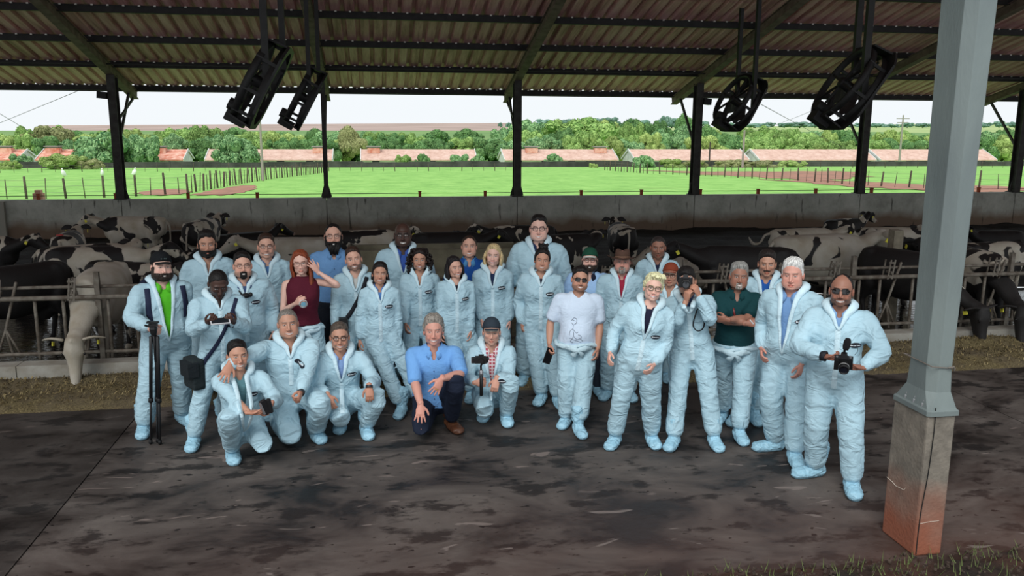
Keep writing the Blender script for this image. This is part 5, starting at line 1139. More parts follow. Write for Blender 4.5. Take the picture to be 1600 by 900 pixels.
            mkobj('hat_brim', mkmesh('hat_brim', H(q.V()), q.f, fab((84, 62, 52), 'felt')), root)
            q = MB().lathe([(.0885, .047), (.091, .05), (.0905, .062), (.0885, .064)], 32); V = q.V()*np.array([1, 1.16, 1])+np.array([0, .01, 0]); mkobj('hat_band', mkmesh('hat_band', H(V), q.f, fab((120, 92, 74))), root)
    if glasses:
        gc, kind = glasses; fr = MB(); ln_ = MB()
        for s_ in (-1, 1):
            rxx, rzz = (.024, .019) if kind != 'sun' else (.030, .019)
            P_ = [(s_*.033+rxx*math.copysign(abs(math.cos(a))**.75, math.cos(a)), -.101+.012*(abs(math.cos(a))) if False else -.1005+abs(s_*.033+rxx*math.cos(a))**2*4.2, -.001+rzz*math.copysign(abs(math.sin(a))**.75, math.sin(a))) for a in np.linspace(0, 2*PI, 19)]
            fr.tube(P_, .0018 if kind == 'thin' else .0028, 6)
            c0 = np.mean(P_[:-1], 0)+np.array([0, -.001, 0]); ln_.add([c0]+[np.array(p_) for p_ in P_[:-1]], [[0, 1+i, 1+(i+1) % 18] for i in range(18)])
            fr.tube([(s_*.057, -.088, .006), (s_*.077, -.055, .008), (s_*.083, .01, .008), (s_*.082, .022, -.004)], .0022, 6)
        fr.tube([(-.010, -.1005, .003), (0, -.104, .005), (.010, -.1005, .003)], .002, 6)
        go = mkobj('sunglasses' if kind == 'sun' else 'glasses', mkmesh('glasses', H(fr.V()*np.array([1, 1.03, 1])), fr.f, mat('frame_%d_%d_%d' % gc, gc, .35)), root)
        if kind == 'sun': mkobj('lens', mkmesh('lens', H(ln_.V()*np.array([1, 1.03, 1])), ln_.f, mat('dark_lens', (22, 18, 18), .12, spec=.7), smooth=False), go)
    # ---- garments
    def garment(name, e, z0, z1, sl, lg, m, blouse=0., vox=.0155, belly_=None, vcut=None, amp=1., seedg=0, arm=1., hem=None, pr=1.):
        mb = MB(); inn = e < 0; V, Fc = torso(g*(.98 if sl >= 1 else .95 if inn else 1), e*(.7 if sl >= 1 else 1), (belly if belly_ is None else belly_)*(.85 if inn else 1), (.03 if not inn else .02) if fem else 0, z0, z1, blouse, fem); mb.add(T_(V), Fc)
        if sl > 0:
            for sh, el, wr in ((shL, eL, wL), (shR, eR, wR)):
                gg = (1+(g-1)*.6)*(.92 if fem else 1)*arm; a0 = T_(((Ti(sh)[0])*.55, .01, .43)); up = (sh+el)/2
                if sl >= 1: pts = [a0, sh, up, el, el+(wr-el)*.4, el+(wr-el)*.82, wr-(wr-el)*.02]; rad = [.056+e*.4, .057+e*.6, .051+e, .046+e*.9, .044+e*.9, .037+e*.8, .031+e*.25]
                elif sl >= .5: pts = [a0, sh, up, el]; rad = [.054, .056+e*.6, .054+e, .052+e]
                else: q_ = sh+(el-sh)*sl*2; pts = [a0, sh, sh+(q_-sh)*.5, q_]; rad = [.054, .056+e*.5, .058+e, .060+e]
                mb.tube(pts, np.array(rad)*gg, 16, sub=2)
        if lg:
            for hp, kn, an in ((hipL, kL, anL), (hipR, kR, anR)):
                gg = g**.6*pr; end = an+(kn-an)*.02; up = (hp+kn)/2; sh_ = (kn+end)/2
                mb.tube([hp+(0, 0, .01), hp*.6+kn*.4, kn, sh_, end+(kn-end)*.12, end], np.array([.092+e, .080+e*1.1, .064+e*1.2, .061+e*1.2, .058+e*1.0, .05+e*.4])*gg, 18, sub=2)
        V, Q = remesh(mb.V(), mb.f, vox, 2); V = wrinkle(V, Q, J, amp, seedg)
        V[:, 2] = np.maximum(V[:, 2], .004)
        if vcut:
            zv, wt, z0v = vcut; L_ = Ti(V); w = np.clip((L_[:, 2]-zv)/(z0v-zv), 0, 1)**.85*wt
            ins = (L_[:, 2] > zv) & (np.abs(L_[:, 0]) < w) & (L_[:, 1] < .03)
            if len(vcut) > 3: pass
            Q = Q[~ins[Q].all(1)]; L_ = Ti(V); m_ = ins
            L_[m_, 0] = np.sign(L_[m_, 0])*np.maximum(w[m_], 0); V = V.copy(); V[m_] = T_(L_[m_])
            u, inv = np.unique(Q, return_inverse=True); V, Q = V[u], inv.reshape(Q.shape)
        return mkobj(name, mkmesh(name, V, Q, m), root), V, Q
    base_seed = seed*3
    sm_ = suitmat or SUIT
    bv = None
    def front(bv, x, z, off=.004):
        o = T_((x, -.6, z)); d = Rt@np.array([0, 1, 0]); hit = bv.ray_cast(Vector(o), Vector(d), 1.2)
        if hit[0] is None: return T_((x, -.14, z))
        n_ = np.array(hit[1]); n_ = n_ if n_@d < 0 else -n_
        return np.array(hit[0])+n_*off
    def ribbon(bv, pts, w, name, m, par, off=.004, sub=4):
        pts = catmull(pts, sub); q = []; Fc = []
        for i, (x, z) in enumerate(pts):
            t = pts[min(i+1, len(pts)-1)]-pts[max(i-1, 0)]; t = t/np.linalg.norm(t); nx, nz_ = t[1], -t[0]
            q += [front(bv, x-nx*w/2, z-nz_*w/2, off*.2), front(bv, x-nx*w*.4, z-nz_*w*.4, off), front(bv, x+nx*w*.4, z+nz_*w*.4, off), front(bv, x+nx*w/2, z+nz_*w/2, off*.2)]
        Fc = [[i*4+k, i*4+k+1, i*4+4+k+1, i*4+4+k] for i in range(len(pts)-1) for k in range(3)]
        return mkobj(name, mkmesh(name, np.array(q), Fc, m), par)
    out = dict(root=root, T=T_, H=H, hands=hinfo, s=s, c=c, yaw=yaw, front=front, ribbon=ribbon, Ti=Ti)
    if outfit == 'suit':
        zt = .50
        so_, V, Q = garment('coverall', .022, -.2, .53, 1, 1, sm_, .6, vcut=(V0, Vw, .50), seedg=base_seed, amp=1.)
        bv = BVHTree.FromPolygons(V.tolist(), Q.tolist())
        if hood:
            # lapel edges and bunched hood round the neck
            yb = .105+.03*(g-1); P_ = []
            fr_ = lambda x, z: np.array([x-.004*np.sign(x), Ti(front(bv, x+(-.02 if x < 0 else .02), z, .004))[1]-.002, z])
            k = 6
            for i in range(k): t = i/(k-1); z = V0+(.475-V0)*t; x = Vw*((z-V0)/(.50-V0))**.85 if z > V0 else 0; P_.append(fr_(-x-.006, z))
            P_.append(np.array([-.092, -.035, .525+hoodz])); P_.append(np.array([-.108, .03, .555+hoodz])); P_.append(np.array([-.075, .105, .56+hoodz])); P_.append(np.array([0, .125, .55+hoodz]))
            P_ = P_+[q*np.array([-1, 1, 1]) for q in P_[:-1][::-1]]
            rad = [.006, .009, .012, .014, .017, .020, .027, .032, .036, .038]; rad = [(a*1.15, a*.72) for a in rad]; rad = rad+rad[:-1][::-1]
            V2, F2 = tube(T_(np.array(P_)), rad, 14, True, 3); V2 = V2+.007*np.stack([noise3(V2*8, seed), noise3(V2*8, seed+1), noise3(V2*9, seed+2)], 1)
            mkobj('hood', mkmesh('hood', V2, F2, SUIT2), root)
        if zipf: ribbon(bv, [(0, V0-.01), (.002, (V0-.1)/2), (0, -.10)] if pel[2] > .9 else [(0, V0-.01), (.002, (V0+.14)/2), (0, .14)], .042, 'zip_flap', SUIT2, root, .005)
        if logo: out['bv'] = bv
    if outfit in ('tee', 'polo', 'dress', 'sleeveless'):
        sl = {'tee': .42, 'polo': .42, 'dress': .8, 'sleeveless': .0}[outfit] if sleeves is None else sleeves
        so_, V, Q = garment('shirt', .010, -.06 if outfit != 'sleeveless' else .0, .53, sl, 0, fab(shirt, 'shirt_cloth'), 0, vcut=((.47, .062, .52) if outfit == 'tee' else (.41, .035, .5)) if outfit != 'sleeveless' else None, seedg=base_seed, amp=.5)
        bv = BVHTree.FromPolygons(V.tolist(), Q.tolist()); pm_ = pants or 'suit'
        if pm_ == 'suit':
            garment('coverall_trousers', .024, -.2, .0, 0, 1, sm_, 0, seedg=base_seed+1)
            q = MB(); P_ = []
            wz = {'tee': -.03, 'polo': -.05, 'sleeveless': -.02, 'dress': 0}[outfit]
            for i in range(25): a = 2*PI*i/24; P_.append(((.195*g)*math.sin(a), -(.142*g+belly*.5*(math.cos(a) > 0))*math.cos(a), wz+.012*math.sin(3*a+seed)))
            V2, F2 = tube(T_(np.array(P_)), (.022), 12, True, 1); V2 = V2+.016*np.stack([noise3(V2*14, 1), noise3(V2*14, 2), noise3(V2*14+3, 3)], 1)
            q.add(V2, F2)
            # rolled-down upper suit with its sleeves knotted in front / hanging
            for s_ in (-1, 1):
                V2, F2 = tube([T_((s_*.15*g, -.10, wz)), T_((s_*.07, -.15*g-belly*.5, wz-.02)), T_((-s_*.01, -.165*g-belly*.5, wz-.045)), T_((-s_*.05, -.15*g-belly*.3, wz-.10))], [(.035, .018), (.03, .018), (.022, .016), (.03, .012)], 12, True, 3); V2 = V2+.008*np.stack([noise3(V2*22, 1), noise3(V2*22, 2), noise3(V2*22, 3)], 1); q.add(V2, F2)
            mkobj('tied_coverall_top', mkmesh('tied_coverall_top', q.V(), q.f, SUIT2), root)
        else: garment('trousers', .010, -.2, .0, 0, 1, fab(pm_, 'denim'), 0, seedg=base_seed+1, amp=.8, pr=.95)
        if outfit == 'dress': 
            q = MB(); 
            for z in (.34, .27, .20, .13, .06): p_ = front(bv, .0, z, .002); q.ell(p_, (.005,)*3, nu=8, nv=5)
            mkobj('buttons', mkmesh('buttons', q.V(), q.f, mat('button_navy', (40, 50, 90))), root)
            ribbon(bv, [(0, .37), (0, .0)], .035, 'placket', fab(shirt, 'shirt_cloth'), root, .002)
    elif outfit == 'suit' and shirt is not None:
        so2, V, Q = garment('shirt', -.008, -.02, .5, 0, 0, fab(shirt, 'shirt_cloth'), 0, vox=.017, vcut=(.44, .035, .5), seedg=base_seed+2, amp=.5)
        bv2 = BVHTree.FromPolygons(V.tolist(), Q.tolist())
    if collar and (shirt is not None or outfit != 'suit') and outfit != 'tee' and outfit != 'sleeveless':
        q = MB(); cc = sneck or shirt
        nr_ = .066*fem_s+.006*fat+.004
        for s_ in (-1, 1):
            q_ = []; 
            for a_, zt_, zb_, ro in ((180, .555, .515, .012), (135, .552, .508, .014), (95, .545, .494, .018), (60, .53, .474, .020), (32, .512, .452, .022), (14, .49, .425, .022)):
                a2 = math.radians(a_); sx_, cy_ = math.sin(a2)*s_, -math.cos(a2); yy_ = .010
                q_ += [T_((sx_*nr_, yy_+cy_*nr_*1.02-(.012 if a_ < 40 else 0), zt_)), T_((sx_*(nr_+ro*.7), yy_+cy_*(nr_+ro*.7)*1.02-(.012 if a_ < 40 else 0), (zt_+zb_)/2+.004)), T_((sx_*(nr_+ro*1.5)+(.012*s_ if a_ < 40 else 0), yy_+cy_*(nr_+ro*1.3)*1.05-(.014 if a_ < 40 else 0), zb_))]
            q.add(q_, [[i*3+k, i*3+k+1, i*3+3+k+1, i*3+3+k] for i in range(5) for k in range(2)])
        co_ = mkobj('collar', mkmesh('collar', q.V(), q.f, fab(cc, 'shirt_cloth')), root); sd = co_.modifiers.new('s', 'SOLIDIFY'); sd.thickness = .003
    if outfit == 'suit' and logo:
        bvx = out['bv']; lx = .098 if logo is True else logo[0]; lz = (.305 if pel[2] > .9 else .33) if logo is True else logo[1]
        V2 = [front(bvx, lx, lz, .006)]+[front(bvx, lx+.043*math.cos(a), lz+.021*math.sin(a), .006) for a in np.linspace(0, 2*PI, 21)[:-1]]
        lo_ = mkobj('chest_logo', mkmesh('chest_logo', np.array(V2), [[0, 1+i, 1+(i+1) % 20] for i in range(20)], mat('logo_navy', (22, 26, 38))), root)
        q = MB()
        for i, (w_, h_) in enumerate(((.008, .011), (.009, .007), (.006, .008), (.010, .007), (.007, .010), (.008, .007), (.005, .009))):
            x_ = lx-.030+i*.010; p4 = [front(bvx, x_-w_/2, lz-h_/2, .008), front(bvx, x_+w_/2, lz-h_/2, .008), front(bvx, x_+w_/2, lz+h_/2, .008), front(bvx, x_-w_/2, lz+h_/2, .008)]; q.add(p4, [[0, 1, 2, 3]])
        mkobj('lettering', mkmesh('lettering', q.V(), q.f, mat('logo_white', (226, 232, 238)), smooth=False), lo_)
    # ---- feet
    for kn, an, f_, t_, nm, sg in ((kL, anL, Lf, toe[0], 'L', -1), (kR, anR, Rf, toe[1], 'R', 1)):
        V, Q = SHOE; V = V.copy(); V = V*np.array([1.0, 1.0, 1.0]); 
        if kneel == nm: M = rx(-1.15); V2 = V@M.T+an+np.array([0, .02, .05]); V2[:, 2] = np.maximum(V2[:, 2], .004)
        else: M = rz(sg*t_); V2 = V@M.T+np.array([f_[0], f_[1]-.0, f_[2]])
        if covers: mkobj('shoe_cover', mkmesh('shoe_cover', V2, Q, COVER), root)
        else: mkobj('shoe', mkmesh('shoe', V2*np.array([1, 1, .8]), Q, mat('brown_leather', shoes or (96, 60, 40), .45, var=(70, 42, 28), vs_=9)), root)
    return out
def wpt(o, p):     # person-local -> world
    return np.array([o['c'][0], o['c'][1], 0])+rz(o['yaw'])@(np.asarray(p, float)*o['s'])
def wv(o, v): return rz(o['yaw'])@np.asarray(v, float)
# ------------------------------------------------------------------ the cast
def P_(label, px, py, Y, dyaw=0., Lfp=None, Rfp=None, LHp=None, RHp=None, Lkp=None, Rkp=None, Laf=None, Raf=None, crouch=False, **k):
    b = aty(px, py, Y); h = b[2]; yaw = math.atan2(-b[0], b[1])+dyaw
    s = (h-.0)/1.75 if not crouch else k.get('tone', .98)
    # hair/hat add to the silhouette
    add = {'cap': .015, 'cowboy': .03}.get((k.get('hat') or ('',))[0], {'afro': .02, 'full': .02, 'wavy': .025, 'bun': .055, 'pixie': .025, 'curly': .02, 'bob': .012, 'pony': .012, 'short': .012, 'redlong': .012}.get(k.get('hair', ('short',))[0], .006))
    if not crouch: s = h/(1.75+add); h = s*1.75
    base = np.array([b[0], b[1], 0]); R_ = rz(yaw); fwd = R_@np.array([0, -1, 0])
    loc = lambda w: (R_.T@(w-base))/s
    def pf(q):     # pixel + forward distance
        d = _f*FPX+_r*(q[0]-800)-_u*(q[1]-450); o = np.array([0, 0, CAMH]); t = (q[2]-(o-base)@fwd)/(d@fwd); return loc(o+t*d)
    if crouch:
        tp = (h-.0)/s-add-.80; k['pel'] = (0, .10, max(.2, tp+.012))
    for a, v in (('Lf', Lfp), ('Rf', Rfp)):
        if v: g_ = loc(at(v[0], v[1], 0.)); g_[2] = 0; k[a] = g_+np.array([0, .09, 0])
    for a, v in (('LH', LHp), ('RH', RHp)):
        if v: k[a] = pf(v)
    for a, v in (('Lk', Lkp), ('Rk', Rkp)):
        if v: q = pf(v); q[2] = max(q[2], .075); k[a] = q
    if Laf: k['Lf'] = np.array(Laf, float)
    if Raf: k['Rf'] = np.array(Raf, float)
    k['seed'] = int(px) % 97
    o = person(label, px, py, h, yaw, xy=(b[0], b[1]), **k); o['R'] = R_; o['base'] = base; o['pf'] = lambda q: base+R_@(pf(q)*s); return o
BLK = (22, 19, 18); BRN = (52, 36, 28); GRY = (150, 148, 144)
ppl = {}
ppl['S1'] = P_('bearded man in black cap, open coverall and bright green polo holding a tripod', 250, 392, 7.99, .15, g=1.22, belly=.05, skin='fair', hair=('short', BRN), beard=((40, 28, 22), .012, 'full'), hat=('cap', (16, 20, 24), (20, 24, 26)), shirt=(86, 186, 40), V0=-.02, Vw=.085, LHp=(234, 514, .34), RHp=(288, 540, .0), Lfp=(228, 682), Rfp=(288, 664), fat=.9, head=(.08, -.10, .05), Lh='grip', Lhd=(.5, -.6, -.15), Lhn=(.6, .4, 0), smile=.8, Lp=(-.8, .5, -.2), logo=False, suitmat=None, zipf=False)
ppl['S2'] = P_('young man with short dark beard and serious face in the back row at left', 322, 357, 8.9, g=1.05, skin='tan', hair=('full', BLK), beard=(BLK, .010, 'full'), smile=0, shirt=None, V0=.36, head=(0, -.05, 0), logo=False)
ppl['S3'] = P_('man in white coverall looking down at the phone in both hands', 338, 415, 7.58, .1, g=1.1, skin='black', hair=('buzz', (16, 14, 14)), stub=.5, smile=0, shirt=None, V0=.40, LHp=(324, 505, .34), RHp=(365, 503, .34), Lfp=(305, 702), Rfp=(352, 672), head=(.05, .42, 0), Lh='hold', Rh='hold', Lhn=(.3, .3, .8), Rhn=(-.3, .3, .8), logo=False, belly=.02)
ppl['S4'] = P_('man with glasses and goatee in white coverall, small black recorder hanging at his collar', 378, 392, 8.2, .05, g=1.15, belly=.03, skin='light', hair=('short', BLK), beard=(BLK, .008, 'goatee'), stub=.5, glasses=((60, 50, 50), 'thin'), shirt=(70, 90, 130), V0=.38, fat=.4, LHp=(360, 560, .05), RHp=(428, 520, .05))
ppl['S5'] = P_('smiling man with rectangular glasses and coverall in the back row beside the redhead', 415, 363, 9.0, skin='light', hair=('short', BRN), glasses=((40, 32, 32), 'thin'), shirt=(84, 126, 176), V0=.34, smile=.8, logo=False)
ppl['S6'] = P_('red-haired woman in sleeveless burgundy top shading her eyes with one hand', 470, 388, 8.35, .05, fem=1, skin='fair', hair=('redlong', (128, 62, 38)), outfit='sleeveless', shirt=(84, 22, 40), glasses=((120, 90, 80), 'thin'), smile=.3, RHp=(497, 425, .10), LHp=(462, 474, .22), Rp=(.9, -.2, -.8), Rh='flat', Rhd=(-.55, .0, .8), Rhn=(-.5, .8, 0), head=(-.1, -.05, -.05), brow=lin((120, 70, 50)))
ppl['S7'] = P_('tall man with a long black beard and light blue button shirt, no coverall', 520, 347, 9.1, g=1.08, skin='light', hair=('reced', BLK), beard=(BLK, .055, 'full'), glasses=((90, 80, 80), 'thin'), outfit='dress', shirt=(108, 152, 200), pants=(30, 34, 44), sleeves=1., LHp=(497, 520, .0), RHp=(548, 530, .0), smile=.8)
ppl['S8'] = P_('man with a camera strap across his white coverall, squinting and smiling', 554, 384, 8.6, skin='light', hair=('short', BRN), stub=.8, shirt=(196, 196, 192), V0=.33, Vw=.06, smile=1, head=(0, -.15, -.12), LHp=(522, 535, .1), RHp=(578, 540, .1), logo=False, collar=False)
ppl['S9'] = P_('woman with dark ponytail in white coverall standing in front of the middle group', 592, 407, 8.25, fem=1, g=1.02, skin='tan', hair=('pony', (22, 18, 18)), shirt=(86, 134, 196), V0=.35, LHp=(560, 552, .0), RHp=(624, 545, .0), Lfp=(628, 652), Rfp=(660, 645), Laf=None, head=(.03, -.12, .06), lips=lin((170, 70, 70)))
ppl['S10'] = P_('tall bald dark-skinned man with glasses in the back row, blue shirt under coverall', 629, 346, 9.15, g=1.18, skin='black', hair=('none', BLK), glasses=((60, 60, 60), 'thin'), shirt=(60, 92, 170), V0=.26, Vw=.075, fat=.5, stub=.2, smile=1, logo=False)
ppl['S11'] = P_('woman with long dark curly hair in white coverall', 655, 385, 8.75, fem=1, g=1.0, skin='tan', hair=('curly', (30, 22, 20)), shirt=None, V0=.36, Vw=.05, LHp=(634, 512, .22), RHp=(690, 505, .0), smile=.6, collar=False, lips=lin((160, 60, 64)))
ppl['S12'] = P_('young woman with short dark bob looking to the right in white coverall', 712, 398, 8.5, .1, fem=1, g=.96, skin='light', hair=('bob', (26, 22, 24)), shirt=(30, 32, 48), V0=.38, LHp=(688, 520, .05), RHp=(736, 525, .05), head=(.3, -.1, -.1), Lfp=(738, 628), Rfp=(765, 622), collar=False, lips=lin((180, 80, 80)))
ppl['S13'] = P_('smiling man in royal blue polo standing in the back behind the dark-haired young woman', 733, 366, 9.2, g=1.1, skin='light', hair=('reced', BRN), outfit='polo', shirt=(24, 76, 150), pants=(40, 44, 56), smile=1, fat=.3, sneck=(80, 140, 190))
ppl['S14'] = P_('blonde woman with wavy shoulder-length hair in white coverall', 770, 379, 8.75, fem=1, g=1.05, skin='fair', hair=('bob', (196, 174, 130)), shirt=(30, 44, 76), V0=.30, Vw=.055, LHp=(752, 500, .1), RHp=(797, 510, .05), head=(-.08, -.1, .05), collar=False, brow=lin((130, 100, 70)), lips=lin((190, 90, 90)))
ppl['S15'] = P_('tallest man, black glasses and navy polo under coverall, at the back', 842, 334, 8.95, g=1.2, belly=.03, skin='fair', hair=('short', BLK), glasses=((24, 24, 40), 'thick'), shirt=(34, 48, 84), V0=.34, Vw=.07, smile=.9, fat=.5, logo=False)
ppl['S16'] = P_('woman with dark hair in a high bun wearing a white coverall', 846, 379, 8.35, fem=1, g=1.12, skin='tan', hair=('bun', (24, 20, 20)), shirt=(36, 40, 60), V0=.39, Vw=.045, LHp=(815, 505, .0), RHp=(878, 520, .0), Lfp=(846, 632), Rfp=(872, 638), smile=.6, head=(.05, -.08, .08), collar=False, fat=.3)
ppl['S17'] = P_('man in white t-shirt and dark sunglasses with coverall tied at his waist', 905, 415, 7.6, .02, g=1.22, belly=.09, skin='tan', hair=('short', BLK), stub=.6, glasses=((30, 20, 20), 'sun'), outfit='tee', shirt=(206, 222, 240), smile=1, LHp=(858, 538, .10), RHp=(934, 545, .10), Lfp=(884, 668), Rfp=(904, 682), fat=.5, head=(.1, -.12, .1), collar=False, Lh='hold')
ppl['S18'] = P_('man in green and white cap and glasses, light blue polo, half hidden', 922, 386, 8.5, g=1.2, skin='fair', hair=('short', BRN), beard=((50, 36, 28), .010, 'full'), glasses=((110, 60, 56), 'thick'), hat=('cap', (24, 72, 54), (220, 226, 220)), outfit='polo', shirt=(160, 196, 236), pants=(50, 54, 66), fat=.8, sneck=(24, 28, 50), smile=1)
ppl['S19'] = P_('older man in a brown wide-brimmed hat with grey beard and red shirt', 973, 386, 8.3, g=1.12, belly=.03, skin='red', hair=('short', GRY), beard=((150, 142, 134), .012, 'goatee'), stub=.3, hat=('cowboy', 0, 0), shirt=(160, 40, 66), V0=.24, Vw=.06, fat=.6, smile=.4, logo=False, RHp=(1000, 560, 0))
ppl['S20'] = P_('serious man in coverall over navy tee in the back row right of the hat', 1029, 367, 8.9, skin='brown', hair=('buzz', (50, 44, 42)), stub=.35, shirt=(30, 38, 66), V0=.36, Vw=.06, smile=0, logo=False, collar=False, head=(.05, .02, 0))
ppl['S21'] = P_('woman with short platinum hair and round green glasses laughing, open coverall', 1004, 421, 6.76, fem=1, g=1.08, skin='fair', hair=('pixie', (222, 212, 170)), glasses=((60, 74, 50), 'thick'), shirt=(28, 28, 52), V0=.20, Vw=.06, LHp=(953, 552, .12), RHp=(1022, 570, .15), Lfp=(960, 700), Rfp=(1018, 698), head=(.12, -.15, .14), lean=(0, .16, 0), smile=1.2, collar=False, lips=lin((200, 96, 96)), logo=(.10, .24), brow=lin((150, 130, 100)))
ppl['S22'] = P_('mostly hidden person in a brick red cap and white coverall behind the photographer', 1048, 410, 7.9, -.1, skin='tan', hair=('short', BLK), hat=('cap', (130, 60, 40), (130, 60, 40)), glasses=((40, 40, 40), 'thin'), shirt=None, smile=.5, logo=False)
ppl['S23'] = P_('man in white coverall holding a black camera up to his eye', 1087, 414, 7.02, .02, g=1.08, skin='tan', hair=('full', BLK), shirt=(60, 80, 120), V0=.40, lean=(0, -.12, 0), head=(.0, .05, -.12), LHp=(1072, 470, .24), RHp=(1092, 462, .22), Lh='hold', Rh='hold', Lhd=(.1, -.2, .9), Rhd=(-.35, -.2, .85), Lhn=(.4, .5, 0), Rhn=(-.6, .4, 0), Lp=(-.15, -.3, -1), Rp=(.5, .0, -1), Lfp=(1052, 702), Rfp=(1116, 702), smile=0, logo=False)
ppl['S24'] = P_('grey-haired man in dark teal polo with arms crossed, coverall rolled to his waist', 1155, 407, 7.16, .02, g=1.15, belly=.07, skin='brown', hair=('full', (140, 140, 136)), stub=0, beard=((150, 146, 140), .003, 'goatee'), outfit='polo', shirt=(14, 58, 62), LHp=(1166, 505, .30), RHp=(1136, 500, .34), Lp=(-.8, .2, -.6), Rp=(.8, .2, -.6), Lh='hold', Rh='hold', Lhd=(1, -.1, .1), Rhd=(-1, 0, .05), Lhn=(0, .8, -.3), Rhn=(0, .8, .3), Lfp=(1128, 660), Rfp=(1155, 692), fat=.5, smile=.8, head=(.1, -.08, .05))
ppl['S25'] = P_('young man with a moustache in coverall over a bright blue tee', 1200, 388, 7.6, .0, skin='tan', hair=('full', (34, 28, 26)), beard=(BLK, .006, 'mous'), shirt=(30, 84, 160), V0=.26, Vw=.07, smile=0, LHp=(1186, 560, .05), collar=False, head=(.05, -.02, 0), Lfp=(1150, 664), Rfp=(1178, 662), logo=False)
ppl['S26'] = P_('white-haired man in wide open coverall over a blue striped shirt, one arm hanging', 1242, 400, 6.55, -.28, g=1.16, belly=.05, skin='red', hair=('full', (214, 214, 210)), shirt=(112, 150, 196), V0=.0, Vw=.07, smile=0, LHp=(1190, 545, .10), RHp=(1252, 572, .12), Lfp=(1205, 708), Rfp=(1236, 728), head=(.16, -.02, -.03), fat=.4, logo=(.12, .28), toe=(.8, .5), zipf=False, brow=lin((120, 110, 100)), lean=(0, -.02, 0))
ppl['S27'] = P_('smiling man in dark sunglasses and white coverall holding a video camera, front right', 1317, 426, 5.9, .0, g=1.18, belly=.04, skin='brown', hair=('bald', BLK), glasses=((20, 18, 18), 'sun'), stub=.7, shirt=(130, 168, 210), V0=.38, Vw=.06, LHp=(1287, 556, .30), RHp=(1347, 574, .30), Lp=(-1, .4, -.3), Rp=(1, .4, -.3), Lh='hold', Rh='hold', Lhd=(1, -.35, -.05), Rhd=(-1, -.35, .0), Lhn=(.1, -.3, 1), Rhn=(0, -.3, 1), Lfp=(1272, 750), Rfp=(1330, 775), toe=(.95, .15), smile=1, head=(-.03, -.12, 0), logo=(.13, .26))
# front row
ppl['F1'] = P_('kneeling man with dark hair, teal shirt in open coverall, holding a small camera', 371, 533, 7.06, .1, crouch=True, tone=.96, skin='tan', hair=('short', BLK), shirt=(96, 138, 146), V0=.02, Vw=.06, Lkp=(357, 652, .34), Rkp=(410, 694, .20), Lfp=(366, 722), Raf=(.16, .42, .02), LHp=(390, 645, .40), RHp=(424, 632, .36), Lh='hold', Rh='hold', Lhd=(1, -.2, -.1), Rhd=(-.4, -.2, -.8), Lhn=(0, -.2, 1), Rhn=(-1, 0, 0), kneel='R', lean=(.10, 0, 0), smile=1, toe=(.05, .1), head=(.1, -.12, 0), logo=(.10, .33), collar=False, zipf=False)
ppl['F2'] = P_('kneeling laughing man with shaved grey hair resting a hand on his neighbour', 450, 483, 7.48, .0, crouch=True, tone=1.02, g=1.15, belly=.03, skin='tan', hair=('buzz', (120, 114, 108)), shirt=None, V0=.39, Vw=.045, Lkp=(454, 680, .22), Rkp=(502, 632, .38), Laf=(-.14, .40, .02), Rfp=(494, 690), LHp=(352, 572, .46), logo=(.075, .36), RHp=(470, 614, .40), Lh='flat', Rh='grip', Lhd=(-.35, -.55, -.65), Lhn=(-.3, .7, -.7), kneel='L', lean=(.12, 0, 0), smile=1.2, head=(.05, -.12, -.05), Lp=(-.3, .5, -.6), collar=False, fat=.3)
ppl['F3'] = P_('crouching man in glasses with hands on his knees, light blue shirt at the neck', 530, 502, 7.63, .0, crouch=True, tone=.98, skin='tan', hair=('short', (84, 74, 66)), glasses=((40, 30, 28), 'thick'), shirt=(130, 160, 206), V0=.26, Vw=.06, Lkp=(531, 650, .36), Rkp=(590, 620, .32), Lfp=(533, 674), Rfp=(573, 684), LHp=(512, 618, .38), RHp=(577, 604, .38), Lhd=(.3, -.4, -.8), Rhd=(.0, -.4, -.8), Lhn=(.3, .6, -.5), Rhn=(0, .6, -.6), lean=(.2, 0, 0), smile=1, head=(0, -.1, 0), toe=(.1, .1))
ppl['F4'] = P_('grey-haired man in light blue shirt, dark jeans and brown shoes crouching at centre', 677, 487, 7.6, .0, crouch=True, tone=1.04, g=1.15, belly=.03, skin='red', hair=('wavy', (140, 134, 126)), outfit='dress', shirt=(112, 164, 222), pants=(28, 36, 54), sleeves=.62, Lkp=(657, 668, .32), Rkp=(713, 596, .40), Laf=(.0, .42, .02), Rfp=(706, 674), LHp=(657, 632, .42), RHp=(690, 592, .46), Lh='flat', Rh='flat', Lhd=(-.05, -.5, -.85), Rhd=(-.45, -.3, -.8), Lhn=(0, .8, -.5), Rhn=(-.4, .8, -.3), Rp=(1, .0, -.5), covers=False, kneel='L', lean=(.25, 0, 0), smile=1, head=(0, -.12, .0), toe=(.1, .35))
ppl['F5'] = P_('crouching man in dark cap and red checked shirt holding a handheld gimbal camera', 768, 497, 7.77, .0, crouch=True, tone=.96, skin='light', hair=('short', BRN), hat=('cap', (48, 58, 68), (48, 58, 68)), shirt=(170, 70, 84), V0=.10, Vw=.075, Lkp=(757, 638, .32), Rkp=(798, 596, .34), Lfp=(757, 656), Rfp=(791, 664), LHp=(743, 598, .36), RHp=(776, 592, .36), Lh='grip', Rh='relax', Lhd=(.8, -.4, .0), Rhd=(-.2, -.3, -.9), Lhn=(.3, .9, 0), Rhn=(0, .8, -.2), smile=0, head=(0, -.08, 0), lean=(.15, 0, 0), toe=(.1, .1))
